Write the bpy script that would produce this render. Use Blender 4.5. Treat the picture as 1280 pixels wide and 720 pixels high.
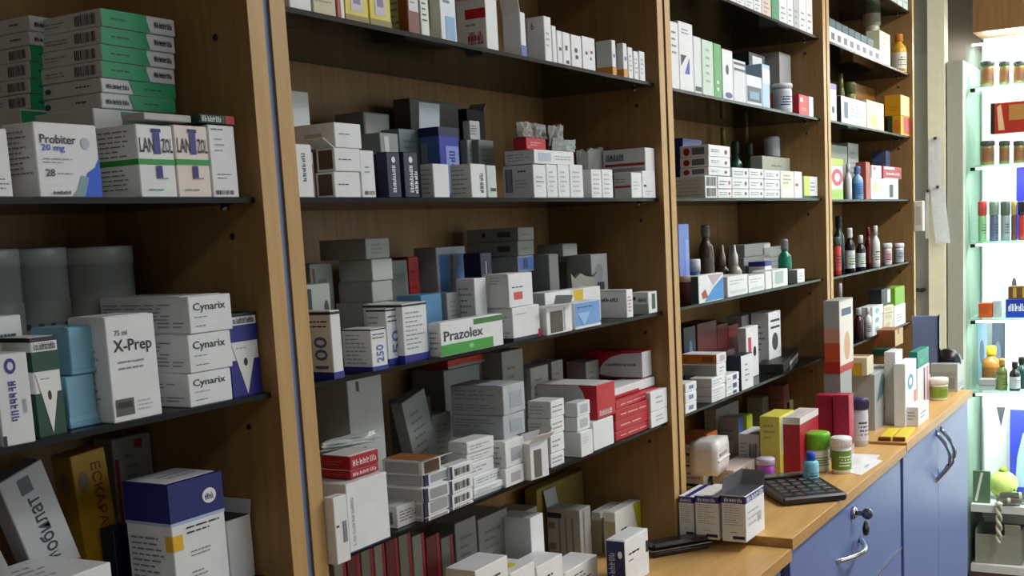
import bpy, bmesh, math, random
from mathutils import Vector, Matrix
R = random.Random(11)
for o in list(bpy.data.objects): bpy.data.objects.remove(o)
SC = bpy.context.scene
COL = SC.collection

# ------------------------------------------------------------------ camera
F_PX, PPX, PPY = 1450.3, 707.6, 485.6          # focal length and optical centre (1280x720 frame)
YAW, PITCH, ROLL = 0.5068, -0.1356, -0.0486
CAM = Vector((-0.9258, -0.8388, 1.5))
cF = Vector((math.cos(YAW)*math.cos(PITCH), math.sin(YAW)*math.cos(PITCH), math.sin(PITCH)))
_r = Vector((math.sin(YAW), -math.cos(YAW), 0)); _u = _r.cross(cF)
cR = math.cos(ROLL)*_r + math.sin(ROLL)*_u
cU = -math.sin(ROLL)*_r + math.cos(ROLL)*_u
cam = bpy.data.cameras.new('camera'); camo = bpy.data.objects.new('camera', cam); COL.objects.link(camo)
cam.sensor_width = 36; cam.lens = F_PX*36/1280
cam.shift_x = (640-PPX)/1280; cam.shift_y = (PPY-360)/1280
cam.clip_start = .02
m = Matrix((cR, cU, -cF)).transposed().to_4x4(); m.translation = CAM
camo.matrix_world = m; SC.camera = camo

# ------------------------------------------------------------------ world, exposure, room lamps
w = bpy.data.worlds.new('world'); SC.world = w; w.use_nodes = True
w.node_tree.nodes['Background'].inputs[0].default_value = (.75, .85, 1, 1)
w.node_tree.nodes['Background'].inputs[1].default_value = .3
SC.view_settings.view_transform = 'Standard'; SC.view_settings.look = 'None'
SC.view_settings.exposure = 0.18; SC.view_settings.gamma = 1; SC.view_settings.use_curve_mapping = False
def area(name, loc, rot, sx, sy, power, col):
    l = bpy.data.lights.new(name, 'AREA'); l.shape = 'RECTANGLE'; l.size = sx; l.size_y = sy; l.energy = power; l.color = col
    o = bpy.data.objects.new(name, l); o.location = loc; o.rotation_euler = rot; COL.objects.link(o); return o
# ceiling fluorescent lamps of the shop (their housings are built below) and the shop window
LAMPS = [(-1.3, -1.75, 1.5), (1.8, -1.35, 26), (3.05, -1.25, 27)]
for x, y, p in LAMPS: area('ceiling_lamp_light', (x, y, 2.60), (0, 0, 0), 1.15, .28, p, (1, .99, .97))
area('shop_window_light', (2.0, -3.1, 1.55), (math.radians(90), 0, 0), 2.9, 1.5, 22, (.84, .92, 1))

# ------------------------------------------------------------------ picture-to-place helpers (a point on a known plane)
def solve_u(P, e, u):
    A = F_PX*cR - (u-PPX)*cF; return -((P-CAM).dot(A))/e.dot(A)
def solve_v(P, e, v):
    A = F_PX*cU + (v-PPY)*cF; return -((P-CAM).dot(A))/e.dot(A)
def proj(P):
    d = P-CAM; z = d.dot(cF); return PPX+F_PX*d.dot(cR)/z, PPY-F_PX*d.dot(cU)/z, F_PX/z

# ------------------------------------------------------------------ materials
def lin(h):
    h = h.lstrip('#'); c = [int(h[i:i+2], 16)/255 for i in (0, 2, 4)]
    return tuple(x/12.92 if x <= .04045 else ((x+.055)/1.055)**2.4 for x in c)+(1,)
MC = {}
def paper(h, rough=.45, var=.06, spec=.35):
    """printed card or plastic: one colour with faint mottling"""
    k = (h, rough, var)
    if k in MC: return MC[k]
    mt = bpy.data.materials.new('card_'+h.strip('#')); mt.use_nodes = True; nt = mt.node_tree; b = nt.nodes['Principled BSDF']
    b.inputs['Roughness'].default_value = rough; b.inputs['Specular IOR Level'].default_value = spec
    tc = nt.nodes.new('ShaderNodeTexCoord'); n = nt.nodes.new('ShaderNodeTexNoise'); n.inputs['Scale'].default_value = 38; n.inputs['Detail'].default_value = 3
    mx = nt.nodes.new('ShaderNodeMix'); mx.data_type = 'RGBA'
    c = lin(h); mx.inputs[6].default_value = tuple(x*(1-var*2) for x in c[:3])+(1,); mx.inputs[7].default_value = tuple(min(1, x*(1+var)) for x in c[:3])+(1,)
    nt.links.new(tc.outputs['Object'], n.inputs['Vector']); nt.links.new(n.outputs['Fac'], mx.inputs[0]); nt.links.new(mx.outputs[2], b.inputs['Base Color'])
    MC[k] = mt; return mt
def plastic(h, rough=.25): return paper(h, rough, .02, .5)
def wood(name, c1, c2, axis=2, scale=9, rough=.42, spec=.3):
    mt = bpy.data.materials.new(name); mt.use_nodes = True; nt = mt.node_tree; b = nt.nodes['Principled BSDF']; b.inputs['Roughness'].default_value = rough
    b.inputs['Specular IOR Level'].default_value = spec
    tc = nt.nodes.new('ShaderNodeTexCoord'); mp = nt.nodes.new('ShaderNodeMapping'); s = [9.0, 9.0, 9.0]; s[axis] = .7; mp.inputs['Scale'].default_value = s
    n = nt.nodes.new('ShaderNodeTexNoise'); n.inputs['Scale'].default_value = scale; n.inputs['Detail'].default_value = 7; n.inputs['Distortion'].default_value = .6
    r = nt.nodes.new('ShaderNodeValToRGB'); r.color_ramp.elements[0].position = .3; r.color_ramp.elements[1].position = .72
    r.color_ramp.elements[0].color = lin(c1); r.color_ramp.elements[1].color = lin(c2)
    bp = nt.nodes.new('ShaderNodeBump'); bp.inputs['Strength'].default_value = .05
    nt.links.new(tc.outputs['Object'], mp.inputs[0]); nt.links.new(mp.outputs[0], n.inputs['Vector']); nt.links.new(n.outputs['Fac'], r.inputs[0]); nt.links.new(r.outputs[0], b.inputs['Base Color'])
    nt.links.new(n.outputs['Fac'], bp.inputs['Height']); nt.links.new(bp.outputs[0], b.inputs['Normal'])
    return mt
def glass(name, tint, body, fac, rough=.06, spec=.5):
    mt = bpy.data.materials.new(name); mt.use_nodes = True; nt = mt.node_tree; b = nt.nodes['Principled BSDF']
    b.inputs['Base Color'].default_value = lin(body); b.inputs['Roughness'].default_value = rough; b.inputs['Specular IOR Level'].default_value = spec
    t = nt.nodes.new('ShaderNodeBsdfTransparent'); t.inputs[0].default_value = lin(tint)
    n = nt.nodes.new('ShaderNodeTexNoise'); n.inputs['Scale'].default_value = 5
    mr = nt.nodes.new('ShaderNodeMapRange'); mr.inputs['To Min'].default_value = max(0, fac-.08); mr.inputs['To Max'].default_value = min(1, fac+.08)
    mx = nt.nodes.new('ShaderNodeMixShader'); nt.links.new(n.outputs['Fac'], mr.inputs[0]); nt.links.new(mr.outputs[0], mx.inputs[0])
    nt.links.new(t.outputs[0], mx.inputs[1]); nt.links.new(b.outputs[0], mx.inputs[2]); nt.links.new(mx.outputs[0], nt.nodes['Material Output'].inputs[0])
    return mt
def metal(h, rough=.25):
    k = ('metal', h, rough)
    if k in MC: return MC[k]
    mt = paper(h, rough+.0007, .04).copy(); mt.name = 'metal_'+h.strip('#'); mt.node_tree.nodes['Principled BSDF'].inputs['Metallic'].default_value = 1; MC[k] = mt; return mt
def lamp(name, strength, col=(1, 1, 1, 1)):
    mt = bpy.data.materials.new(name); mt.use_nodes = True; b = mt.node_tree.nodes['Principled BSDF']
    b.inputs['Emission Color'].default_value = col; b.inputs['Emission Strength'].default_value = strength; return mt
W_SIDE = wood('beech_veneer', '886840', '9C7A4C'); W_EDGE = wood('beech_edge', 'B8925A', 'C8A26A')
W_TOP = wood('worktop_veneer', 'C79A5C', 'D9AE70', 0, 8, .35); W_TEDGE = wood('worktop_edge', 'A67C46', 'BC9156', 0)
W_WALL = wood('wall_veneer', '7A5836', '8C6842', 2)
GLASS = glass('shelf_glass', '7C8A7E', '262C26', .55); GEDGE = glass('glass_edge', '3C5048', '070A08', .93, .3, .15)
CLEAR = glass('clear_glass', 'F0FAF6', 'D4EAE2', .08)
BLUE = paper('6476A8', .38, .05); 

# ------------------------------------------------------------------ mesh helpers
def link(name, me, mat=None, parent=None, loc=None, rotz=None):
    if isinstance(me, bmesh.types.BMesh):
        bm = me; me = bpy.data.meshes.new(name); bm.to_mesh(me); bm.free()
    if mat is not None and not me.materials: me.materials.append(mat)
    o = bpy.data.objects.new(name, me); COL.objects.link(o)
    if parent: o.parent = parent
    if loc is not None: o.location = loc
    if rotz is not None: o.rotation_euler = (0, 0, rotz)
    return o
def empty(name, loc, rotz=0):
    o = bpy.data.objects.new(name, None); o.empty_display_size = .02; COL.objects.link(o); o.location = loc; o.rotation_euler = (0, 0, rotz); return o
def tag(o, label=None, cat=None, group=None, kind=None):
    if label: o['label'] = label
    if cat: o['category'] = cat
    if group: o['group'] = group
    if kind: o['kind'] = kind
    return o
def add_box(bm, x0, x1, y0, y1, z0, z1, bev=0, M=None):
    v = [bm.verts.new((x, y, z)) for x in (x0, x1) for y in (y0, y1) for z in (z0, z1)]
    fs = [bm.faces.new([v[i] for i in f]) for f in ((0, 1, 3, 2), (4, 6, 7, 5), (0, 4, 5, 1), (2, 3, 7, 6), (0, 2, 6, 4), (1, 5, 7, 3))]
    if M is not None: bmesh.ops.transform(bm, matrix=M, verts=v)
    if bev: bmesh.ops.bevel(bm, geom=list({e for f in fs for e in f.edges}), offset=bev, segments=1, affect='EDGES')
    return bm
def box(*a, **k): return add_box(bmesh.new(), *a, **k)
def add_lathe(bm, prof, n=20, c=(0, 0, 0), sx=1, sy=1):
    rings = []
    for r, z in prof:
        if r < 1e-6: rings.append([bm.verts.new((c[0], c[1], c[2]+z))])
        else: rings.append([bm.verts.new((c[0]+r*sx*math.cos(2*math.pi*i/n), c[1]+r*sy*math.sin(2*math.pi*i/n), c[2]+z)) for i in range(n)])
    for a, b in zip(rings, rings[1:]):
        for i in range(n):
            j = (i+1) % n
            if len(a) == 1 and len(b) == 1: continue
            f = bm.faces.new([a[0], b[j], b[i]] if len(a) == 1 else [a[i], a[j], b[0]] if len(b) == 1 else [a[i], a[j], b[j], b[i]])
            f.smooth = True
    return bm
def add_tube(bm, pts, r, n=8):
    rings = []; pts = [Vector(p) for p in pts]
    for k, p in enumerate(pts):
        d = (pts[min(k+1, len(pts)-1)]-pts[max(k-1, 0)]).normalized()
        a = d.orthogonal() if abs(d.z) > .95 else d.cross(Vector((0, 0, 1))); a.normalize(); b = d.cross(a)
        rings.append([bm.verts.new(p+r*(math.cos(2*math.pi*i/n)*a+math.sin(2*math.pi*i/n)*b)) for i in range(n)])
    for a, b in zip(rings, rings[1:]):
        for i in range(n):
            f = bm.faces.new([a[i], a[(i+1) % n], b[(i+1) % n], b[i]]); f.smooth = True
    bm.faces.new(rings[0]); bm.faces.new(rings[-1]); return bm
# flat print (lettering, bars, panels) as thin ink shapes lying on a face
TXT = {}
def text_mesh(s, h):
    k = (s, h)
    if k in TXT: return TXT[k]
    c = bpy.data.curves.new('lettering', 'FONT'); c.body = s; c.resolution_u = 2; c.offset = .012
    o = bpy.data.objects.new('lettering', c); COL.objects.link(o); dg = bpy.context.evaluated_depsgraph_get()
    me = bpy.data.meshes.new_from_object(o.evaluated_get(dg)); bpy.data.objects.remove(o); bpy.data.curves.remove(c)
    xs = [v.co.x for v in me.vertices]; ys = [v.co.y for v in me.vertices]
    x0, x1, y0, y1 = min(xs), max(xs), min(ys), max(ys)
    for v in me.vertices: v.co = ((v.co.x-x0)/(x1-x0), (v.co.y-y0)/(y1-y0), 0)
    me.name = 'lettering'; me.materials.clear(); me.materials.append(paper(h)); TXT[k] = me; return me
PRN = {}
def quads(rects):
    bm = bmesh.new()
    for a, b, c, d in rects: bm.faces.new([bm.verts.new(p) for p in ((a, b, 0), (c, b, 0), (c, d, 0), (a, d, 0))])
    return bm
def line_mesh(n, h, var):
    k = ('l', n, h, var)
    if k in PRN: return PRN[k]
    r = random.Random(var*31+n); q = []
    for i in range(n):
        y = 1-(i+1)/n+.28/n; x = 0
        L = r.uniform(.55, 1)
        while x < L-.04:
            wd = r.uniform(.1, .3); q.append((x, y, min(L, x+wd), y+.30/n)); x += wd+.045
    bm = quads(q); me = bpy.data.meshes.new('fine_print'); bm.to_mesh(me); bm.free(); me.materials.append(paper(h)); PRN[k] = me; return me
def word_mesh(n, h):
    k = ('W', n, h)
    if k in PRN: return PRN[k]
    r = random.Random(n*7+3); q = []; a = 1/n
    for i in range(n):
        x = i*a; q.append((x, 0, x+a*.26, r.choice((1, 1, .72))))
        if r.random() < .7: q.append((x+a*.52, 0, x+a*.78, r.choice((.72, .72, 1))))
        if r.random() < .8: q.append((x+a*.26, r.choice((.42, .3, .6)), x+a*.7, r.choice((.58, .72))))
        q.append((x+a*.26, 0, x+a*.6, .14))
    bm = quads(q); me = bpy.data.meshes.new('lettering'); bm.to_mesh(me); bm.free(); me.materials.append(paper(h)); PRN[k] = me; return me
def bar_mesh(h):
    k = ('b', h)
    if k in PRN: return PRN[k]
    r = random.Random(5); q = []; x = 0
    while x < .97:
        wd = r.choice((.02, .035, .055)); q.append((x, 0, min(1, x+wd), 1)); x += wd+r.choice((.02, .03, .045))
    bm = quads(q); me = bpy.data.meshes.new('barcode'); bm.to_mesh(me); bm.free(); me.materials.append(paper(h)); PRN[k] = me; return me
def rect_mesh(h):
    k = ('r', h)
    if k not in PRN:
        bm = quads([(0, 0, 1, 1)]); me = bpy.data.meshes.new('printed_panel'); bm.to_mesh(me); bm.free(); me.materials.append(paper(h)); PRN[k] = me
    return PRN[k]
def poly_mesh(pts, h):
    k = (tuple(pts), h)
    if k not in PRN:
        bm = bmesh.new(); bm.faces.new([bm.verts.new((a, b, 0)) for a, b in pts]); me = bpy.data.meshes.new('printed_shape'); bm.to_mesh(me); bm.free(); me.materials.append(paper(h)); PRN[k] = me
    return PRN[k]
CIRC = tuple((.5+.5*math.cos(2*math.pi*i/24), .5+.5*math.sin(2*math.pi*i/24)) for i in range(24))
def face_mat(face, w, d, h, off):
    if face == 'f': return Matrix(((1, 0, 0, -w/2), (0, 0, -1, -d/2-off), (0, 1, 0, 0), (0, 0, 0, 1))), w, h
    if face == 'l': return Matrix(((0, 0, -1, -w/2-off), (-1, 0, 0, d/2), (0, 1, 0, 0), (0, 0, 0, 1))), d, h
    if face == 'r': return Matrix(((0, 0, 1, w/2+off), (1, 0, 0, -d/2), (0, 1, 0, 0), (0, 0, 0, 1))), d, h
    return Matrix(((1, 0, 0, -w/2), (0, 1, 0, -d/2), (0, 0, 1, h+off), (0, 0, 0, 1))), w, d
def ink(root, me, name, face, dims, x0, y0, x1, y1, off, turn=0):
    M, fw, fh = face_mat(face, *dims, off)
    o = link(name, me, None, root)
    L = Matrix.Translation((x0*fw, y0*fh, 0))
    if turn == 0: L = L @ Matrix.Diagonal(((x1-x0)*fw, (y1-y0)*fh, 1, 1))
    elif turn == 1: L = Matrix.Translation((x1*fw, y0*fh, 0)) @ Matrix.Rotation(math.pi/2, 4, 'Z') @ Matrix.Diagonal(((y1-y0)*fh, (x1-x0)*fw, 1, 1))
    else: L = Matrix.Translation((x0*fw, y1*fh, 0)) @ Matrix.Rotation(-math.pi/2, 4, 'Z') @ Matrix.Diagonal(((y1-y0)*fh, (x1-x0)*fw, 1, 1))
    o.matrix_local = M @ L
    return o
def decorate(root, dims, deco):
    w, d, h = dims; off = .0003
    for it in deco:
        k = it[0]; off += .00008
        if k == 'w':      # band printed right round the carton
            e = .00025; bm = bmesh.new(); z0, z1 = it[1]*h, it[2]*h
            a = [(-w/2-e, -d/2-e), (w/2+e, -d/2-e), (w/2+e, d/2+e), (-w/2-e, d/2+e)]
            lo = [bm.verts.new((x, y, z0)) for x, y in a]; hi = [bm.verts.new((x, y, z1)) for x, y in a]
            for i in range(4): bm.faces.new([lo[i], lo[(i+1) % 4], hi[(i+1) % 4], hi[i]])
            if it[2] >= .999:
                for v in hi: v.co.z += e
                bm.faces.new(hi)
            link('printed_band', bm, paper(it[3]), root)
        elif k == 'r': ink(root, rect_mesh(it[6]), 'printed_panel', it[1], dims, *it[2:6], off)
        elif k == 'o': ink(root, poly_mesh(CIRC, it[6]), 'printed_oval', it[1], dims, *it[2:6], off)
        elif k == 'g': ink(root, poly_mesh(it[6], it[7]), 'printed_shape', it[1], dims, *it[2:6], off)
        elif k == 's': ink(root, line_mesh(it[6], it[7] if len(it) > 7 else '7C828A', R.randrange(4)), 'fine_print', it[1], dims, *it[2:6], off)
        elif k == 'b': ink(root, bar_mesh(it[6] if len(it) > 6 else '3A3D40'), 'barcode', it[1], dims, *it[2:6], off)
        elif k == 'W': ink(root, word_mesh(it[6], it[7]), 'lettering', it[1], dims, *it[2:6], off, it[8] if len(it) > 8 else 0)
        elif k == 'T': ink(root, text_mesh(it[6], it[7]), 'lettering', it[1], dims, *it[2:6], off, it[8] if len(it) > 8 else 0)

# ------------------------------------------------------------------ things on the shelves
Z = {'a1': 1.548, 'a2': 1.348, 'a3': 1.148, 'b1': 1.7455, 'b2': 1.548, 'b3': 1.348, 'b4': 1.148, 'b5': .918,
     'c0': 1.94, 'c1': 1.744, 'c2': 1.548, 'c3': 1.348, 'c4': 1.148, 'cw': .935, 'd0': 2.137, 'd1': 1.942, 'd2': 1.7455, 'd3': 1.545, 'd4': 1.345, 'd5': 1.148, 'dw': .941}
PLACE = {'a1': 'left bay upper shelf', 'a2': 'left bay middle shelf', 'a3': 'left bay lower shelf', 'b1': 'second bay top shelf', 'b2': 'second bay upper shelf',
     'b3': 'second bay middle shelf', 'b4': 'second bay lower shelf', 'b5': 'second bay counter level', 'c0': 'third bay topmost shelf', 'c1': 'third bay second shelf', 'c2': 'third bay third shelf',
     'c3': 'third bay fourth shelf', 'c4': 'third bay fifth shelf', 'cw': 'worktop with calculator', 'd0': 'far bay topmost shelf', 'd1': 'far bay second shelf', 'd2': 'far bay third shelf', 'd3': 'far bay fourth shelf',
     'd4': 'far bay fifth shelf', 'd5': 'far bay lowest shelf', 'dw': 'far end of worktop',
     'e1': 'lit cabinet top shelf', 'e2': 'lit cabinet second shelf', 'e3': 'lit cabinet third shelf', 'e4': 'lit cabinet fourth shelf', 'e5': 'lit cabinet fifth shelf', 'e6': 'lit cabinet ledge', 'e7': 'lit cabinet bottom'}
ITEMS = []      # (object, shelf, row, x, desc, category, stack, level)
def reg(o, sh, row, x, desc, cat, stack=None, level=0): ITEMS.append([o, sh, row, x, desc, cat, stack, level]); return o
def carton_mesh(w, d, h, cols):
    b = min(.0009, w*.1, d*.1, h*.1)
    bm = box(-w/2, w/2, -d/2, d/2, 0, h, b); me = bpy.data.meshes.new('carton')
    names = [cols.get('body', 'E4E6E8')]; idx = {}
    for f in 'flt':
        if f in cols: names.append(cols[f]); idx[f] = len(names)-1
    bm.normal_update()
    for f in bm.faces:
        n = f.normal
        if n.y < -.9: f.material_index = idx.get('f', 0)
        elif n.x < -.9: f.material_index = idx.get('l', 0)
        elif n.z > .9: f.material_index = idx.get('t', 0)
    bm.to_mesh(me); bm.free()
    for c in names: me.materials.append(paper(c))
    return me
def auto_deco(w, d, h, px, body='E4E6E8'):
    a = R.random(); D = []; ink1 = R.choice(('3A3F48', '2C3A66', '4A5058', '6A3038', '2F5A60', '50555C'))
    c = [int(body[i:i+2], 16) for i in (0, 2, 4)]
    if sum(c) < 590: ink1 = '%02X%02X%02X' % tuple(int(v*.78) for v in c)
    if px > 4:
        if h > w*1.3: D.append(('s', 'f', .2, .2, .8, .88, 8, ink1))
        else: D.append(('s', 'f', .1, .25, .85, .8, 4, ink1))
    if d > .02:
        if a < .45 and sum(c) >= 590: D.append(('b', 'l', .5, .2, .88, .75))
        D.append(('s', 'l', .1, .2, .45 if a < .45 else .85, .8, 6, ink1 if sum(c) < 590 else '8A9098'))
    return D
D_BACK = .235
def YF(sh, y):      # counter-top depths were read off for a slightly lower board: carry them along the sight lines
    k = {'cw': .565/.58, 'dw': .559/.574, 'b5': .582/.592}.get(sh); return y if k is None else CAM.y+(y-CAM.y)*k
def B(sh, row, uB, uL, uR, vT, desc='white carton', body='E4E6E8', deco=None, y0=.012, rot=0., d=None, z=None, x0=None, hh=None, name='medicine_box', cat='box', cols=None, stack=None, level=0, jit=True, pitch=0, wid=None):
    """carton: picture columns of its back-left, front-left and front-right upright edges, row of its top; y0 = how far its front stands behind the shelf edge"""
    zb = Z[sh] if z is None else z; y0 = YF(sh, y0)
    r = math.radians(rot)
    ex = Vector((math.cos(r), math.sin(r), 0)); ey = Vector((-math.sin(r), math.cos(r), 0)); ez = Vector((0, 0, 1))
    if x0 is None: P = Vector((0, y0, zb)); P.x += solve_u(P, Vector((1, 0, 0)), uL)
    else: P = Vector((x0, 0, zb)); P.y += solve_u(P, Vector((0, 1, 0)), uL)
    wd = wid if wid else max(.006, solve_u(P, ex, uR))
    dd = d if d is not None else (solve_u(P, ey, uB) if uB is not None else .075)
    dd = max(.006, dd)
    if x0 is None and sh[0] in 'abcd': dd = min(dd, D_BACK-P.y-.004) if abs(rot) < 30 else dd
    h = hh if hh else max(.004, solve_v(P, ez, vT))
    wd -= .0008; h -= .0004
    C = P + ex*(wd/2+.0004) + ey*dd/2
    if x0 is None and sh[0] in 'abcd' and P.y+dd > -.003 and abs(rot) < 30:      # keep clear of the side panels
        k = 'abcd'.index(sh[0]) - 1; half = wd/2*math.cos(r)+dd/2*abs(math.sin(r)); lo, hi = k+.029+half, k+.971-half
        if k == 1 and sh in ('cw',) and y0 < .02: hi = 9
        if lo <= hi: C.x = min(max(C.x, lo), hi)
    cs = dict(cols or {}); cs.setdefault('body', body)
    o = link(name, carton_mesh(wd, dd, h, cs)); o.location = C; o.rotation_euler = (0, math.radians(pitch), r)
    px = abs(uR-uL)
    decorate(o, (wd, dd, h), auto_deco(wd, dd, h, px, cs.get('f', cs['body'])) if deco is None else deco)
    if zb+h < 1.5 and (px > 22 and d is None or not o.children):      # tucked closure flap on the lid
        fm = link('tuck_flap', box(-wd*.46, wd*.46, -dd*.40, dd*.47, h-.0001, h+.0006), paper(cs.get('t', cs['body'])), o)
    reg(o, sh, row, C.x if x0 is None else -C.y, desc, cat, stack, level)
    o['_top'] = zb+h+.0006; o['_dims'] = (wd, dd, h)
    return o
SID = [0]
def ST(sh, row, uB, uL, uR, vs, desc, decos=None, bodies=None, y0=.012, rot=0., z=None, jx=.002, jr=1.5, cols=None, d=None, descs=None):
    """stack of flat cartons: vs = picture rows of the tops, lowest carton first"""
    SID[0] += 1; out = []; zb = Z[sh] if z is None else z
    for i, v in enumerate(vs):
        dec = decos[i] if decos else None
        o = B(sh, row, uB, uL, uR, v, descs[i] if descs else desc, (bodies[i] if bodies else 'E4E6E8'), dec, y0+R.uniform(0, jx), rot+R.uniform(-jr, jr)*(.4 if i == 0 else 1), z=zb, stack=SID[0], level=len(vs)-1-i, cols=cols[i] if cols else None, d=d)
        zb = o['_top']; out.append(o)
    return out
def flap(o, side, length, ang, h=None, name='open_flap', inner=None):
    """open lid flap hinged on an upper edge of a carton; side f/l/b/r"""
    w, d, hh = o['_dims']; t = .0008; a = math.radians(ang)
    bm = bmesh.new(); add_box(bm, -w/2 if side in 'fb' else -d/2, w/2 if side in 'fb' else d/2, -t/2, t/2, 0, length)
    rz = {'f': 0, 'r': math.pi/2, 'b': math.pi, 'l': -math.pi/2}[side]; off = {'f': (0, -d/2+t, hh), 'b': (0, d/2-t, hh), 'l': (-w/2+t, 0, hh), 'r': (w/2-t, 0, hh)}[side]
    f = link(name, bm, paper(inner or 'C9CBCB'), o); f.matrix_local = Matrix.Translation(off) @ Matrix.Rotation(rz, 4, 'Z') @ Matrix.Rotation(a, 4, 'X'); return f
def paint_mouth(o, col='3A342C'):
    """open mouth painted on: flat plate over the lid, inside tone and shade in its colour"""
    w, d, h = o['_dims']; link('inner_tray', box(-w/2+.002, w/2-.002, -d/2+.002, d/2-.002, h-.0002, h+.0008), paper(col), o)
def V(sh, row, u0, u1, vT, y, desc, kind='jar', body='E8E8E4', cap='F0F0EE', label=None, z=None, x0=None, name=None, cat=None, lettering=None, capfrac=None, sy=1.0):
    """turned vessel: picture columns of its silhouette, row of its top; y = depth of its axis"""
    zb = Z[sh] if z is None else z; y = YF(sh, y); P = Vector((0, y, zb)) if x0 is None else Vector((x0, 0, zb))
    e = Vector((1, 0, 0)) if x0 is None else Vector((0, 1, 0)); P += e*solve_u(P, e, (u0+u1)/2)
    r = (u1-u0)/2/proj(P)[2]; h = solve_v(P, Vector((0, 0, 1)), vT)
    nm = name or {'jar': 'jar', 'bottle': 'bottle', 'pill': 'pill_bottle', 'dropper': 'bottle', 'cone': 'bottle', 'tub': 'plastic_tub', 'straight': 'bottle'}[kind]
    o = empty(nm, P); k = kind
    if k in ('jar', 'pill'):
        c = capfrac or .22; b = h*(1-c); rb = r*.94
        bp = [(0, 0), (rb*.92, 0), (rb, r*.08), (rb, b*.9), (rb*.93, b*.97), (rb*.86, b), (0, b)]; cp = [(0, b*.985), (r, b*.985), (r, h*.97), (r*.93, h), (0, h)]
        lb = (rb*1.008, b*.15, b*.85)
    elif k == 'bottle':
        c = capfrac or .2; s = h*(1-c)
        bp = [(0, 0), (r*.93, 0), (r, r*.08), (r, s*.70), (r*.9, s*.8), (r*.5, s*.9), (r*.42, s*.94), (r*.42, s), (0, s)]
        cp = [(0, s*.97), (r*.52, s*.97), (r*.52, h*.98), (r*.45, h), (0, h)]; lb = (r*1.008, s*.12, s*.62)
    elif k == 'tub':
        b = h*.9; bp = [(0, 0), (r*.95, 0), (r*.985, b), (0, b)]; cp = [(0, b*.99), (r, b*.99), (r, h*.99), (r*.985, h), (r*.9, h), (r*.88, h*.985), (0, h*.985)]; lb = (r*.992, b*.2, b*.75)
    elif k == 'straight':
        s = h*.78; bp = [(0, 0), (r*.93, 0), (r, r*.12), (r, s*.84), (r*.9, s*.95), (r*.6, s), (0, s)]; cp = [(0, s*.98), (r*.62, s*.98), (r*.58, h*.97), (r*.5, h), (0, h)]; lb = (r*1.008, s*.15, s*.75)
    elif k == 'dropper':
        s = h*.55; bp = [(0, 0), (r*.93, 0), (r, r*.1), (r, s*.75), (r*.6, s*.95), (r*.4, s), (0, s)]; cp = [(0, s*.97), (r*.5, s*.97), (r*.46, h*.75), (r*.22, h*.86), (r*.16, h), (0, h)]; lb = (r*1.008, s*.1, s*.7)
    else:
        s = h*.8; bp = [(0, 0), (r, 0), (r, s*.1), (r*.95, s*.55), (r*.62, s*.9), (r*.45, s), (0, s)]; cp = [(0, s*.97), (r*.5, s*.97), (r*.42, h), (0, h)]; lb = (r*1.0, s*.1, s*.4)
    def lathe(p): return add_lathe(bmesh.new(), p, 22, sy=sy)
    bo = link('body', lathe(bp), plastic(body), o)
    ca = link('cap', lathe(cp), plastic(cap, .35), o)
    if k in ('jar', 'pill', 'bottle') and r > .014:
        ri = bmesh.new(); z0, z1 = cp[1][1], cp[2][1]; rr = cp[1][0]
        for i in range(26):
            a = 2*math.pi*i/26; add_box(ri, -.0006, .0006, -.0005, .0007, z0+.002, z1-.002, M=Matrix.Rotation(a, 4, 'Z') @ Matrix.Translation((0, rr, 0)))
        link('grip_ribs', ri, plastic(cap, .35), ca)
    if label:
        l = link('paper_label', lathe([(lb[0], lb[1]), (lb[0], lb[2])]), paper(label), o)
        q = bmesh.new(); n = 4
        for i in range(n):
            zz = lb[1]+(lb[2]-lb[1])*(.2+.6*i/n); a0 = math.radians(180+R.uniform(0, 20)); a1 = math.radians(270+R.uniform(-25, 35))
            st = [(lb[0]*1.006*math.cos(a0+(a1-a0)*t/5), sy*lb[0]*1.006*math.sin(a0+(a1-a0)*t/5)) for t in range(6)]
            for (xa, ya), (xb, yb) in zip(st, st[1:]): q.faces.new([q.verts.new(pp) for pp in ((xa, ya, zz), (xb, yb, zz), (xb, yb, zz+(lb[2]-lb[1])*.07), (xa, ya, zz+(lb[2]-lb[1])*.07))])
        link('fine_print', q, paper(lettering or '4A4F58'), l)
    reg(o, sh, row, P.x if x0 is None else -P.y, desc, cat or ('jar' if k == 'jar' else 'bottle'))
    return o

# ------------------------------------------------------------------ the room
def struct(name, bm, mat): return tag(link(name, bm, mat), kind='structure')
WALLP = paper('C9C5B8', .6, .04); FLOORM = paper('6E5B48', .4, .12); CEIL = paper('DAD8D0', .7, .03)
struct('floor', box(-2.7, 4.25, -3.3, .36, -.1, 0), FLOORM); struct('ceiling', box(-2.7, 4.25, -3.3, .36, 2.72, 2.8), CEIL)
struct('wall_back', box(-2.7, 4.25, .262, .36, 0, 2.72), WALLP); struct('wall_left', box(-2.7, -2.6, -3.3, .262, 0, 2.72), WALLP)
struct('wall_right', box(4.15, 4.25, -3.3, .262, 0, 2.72), paper('B8A698', .5, .05))
wf = bmesh.new()
add_box(wf, -2.6, 4.15, -3.3, -3.2, 0, .8); add_box(wf, -2.6, 4.15, -3.3, -3.2, 2.3, 2.72); add_box(wf, -2.6, .25, -3.3, -3.2, .8, 2.3); add_box(wf, 3.15, 4.15, -3.3, -3.2, .8, 2.3)
struct('wall_front', wf, WALLP)
win = tag(empty('window_1', (1.7, -3.25, .8)), kind='structure')
wb = bmesh.new()
for a in ((-1.45, -1.39, 0, 1.5), (1.39, 1.45, 0, 1.5), (-.03, .03, 0, 1.5), (-1.39, 1.39, 0, .06), (-1.39, 1.39, 1.44, 1.5)): add_box(wb, a[0], a[1], -.03, .03, a[2], a[3])
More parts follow.
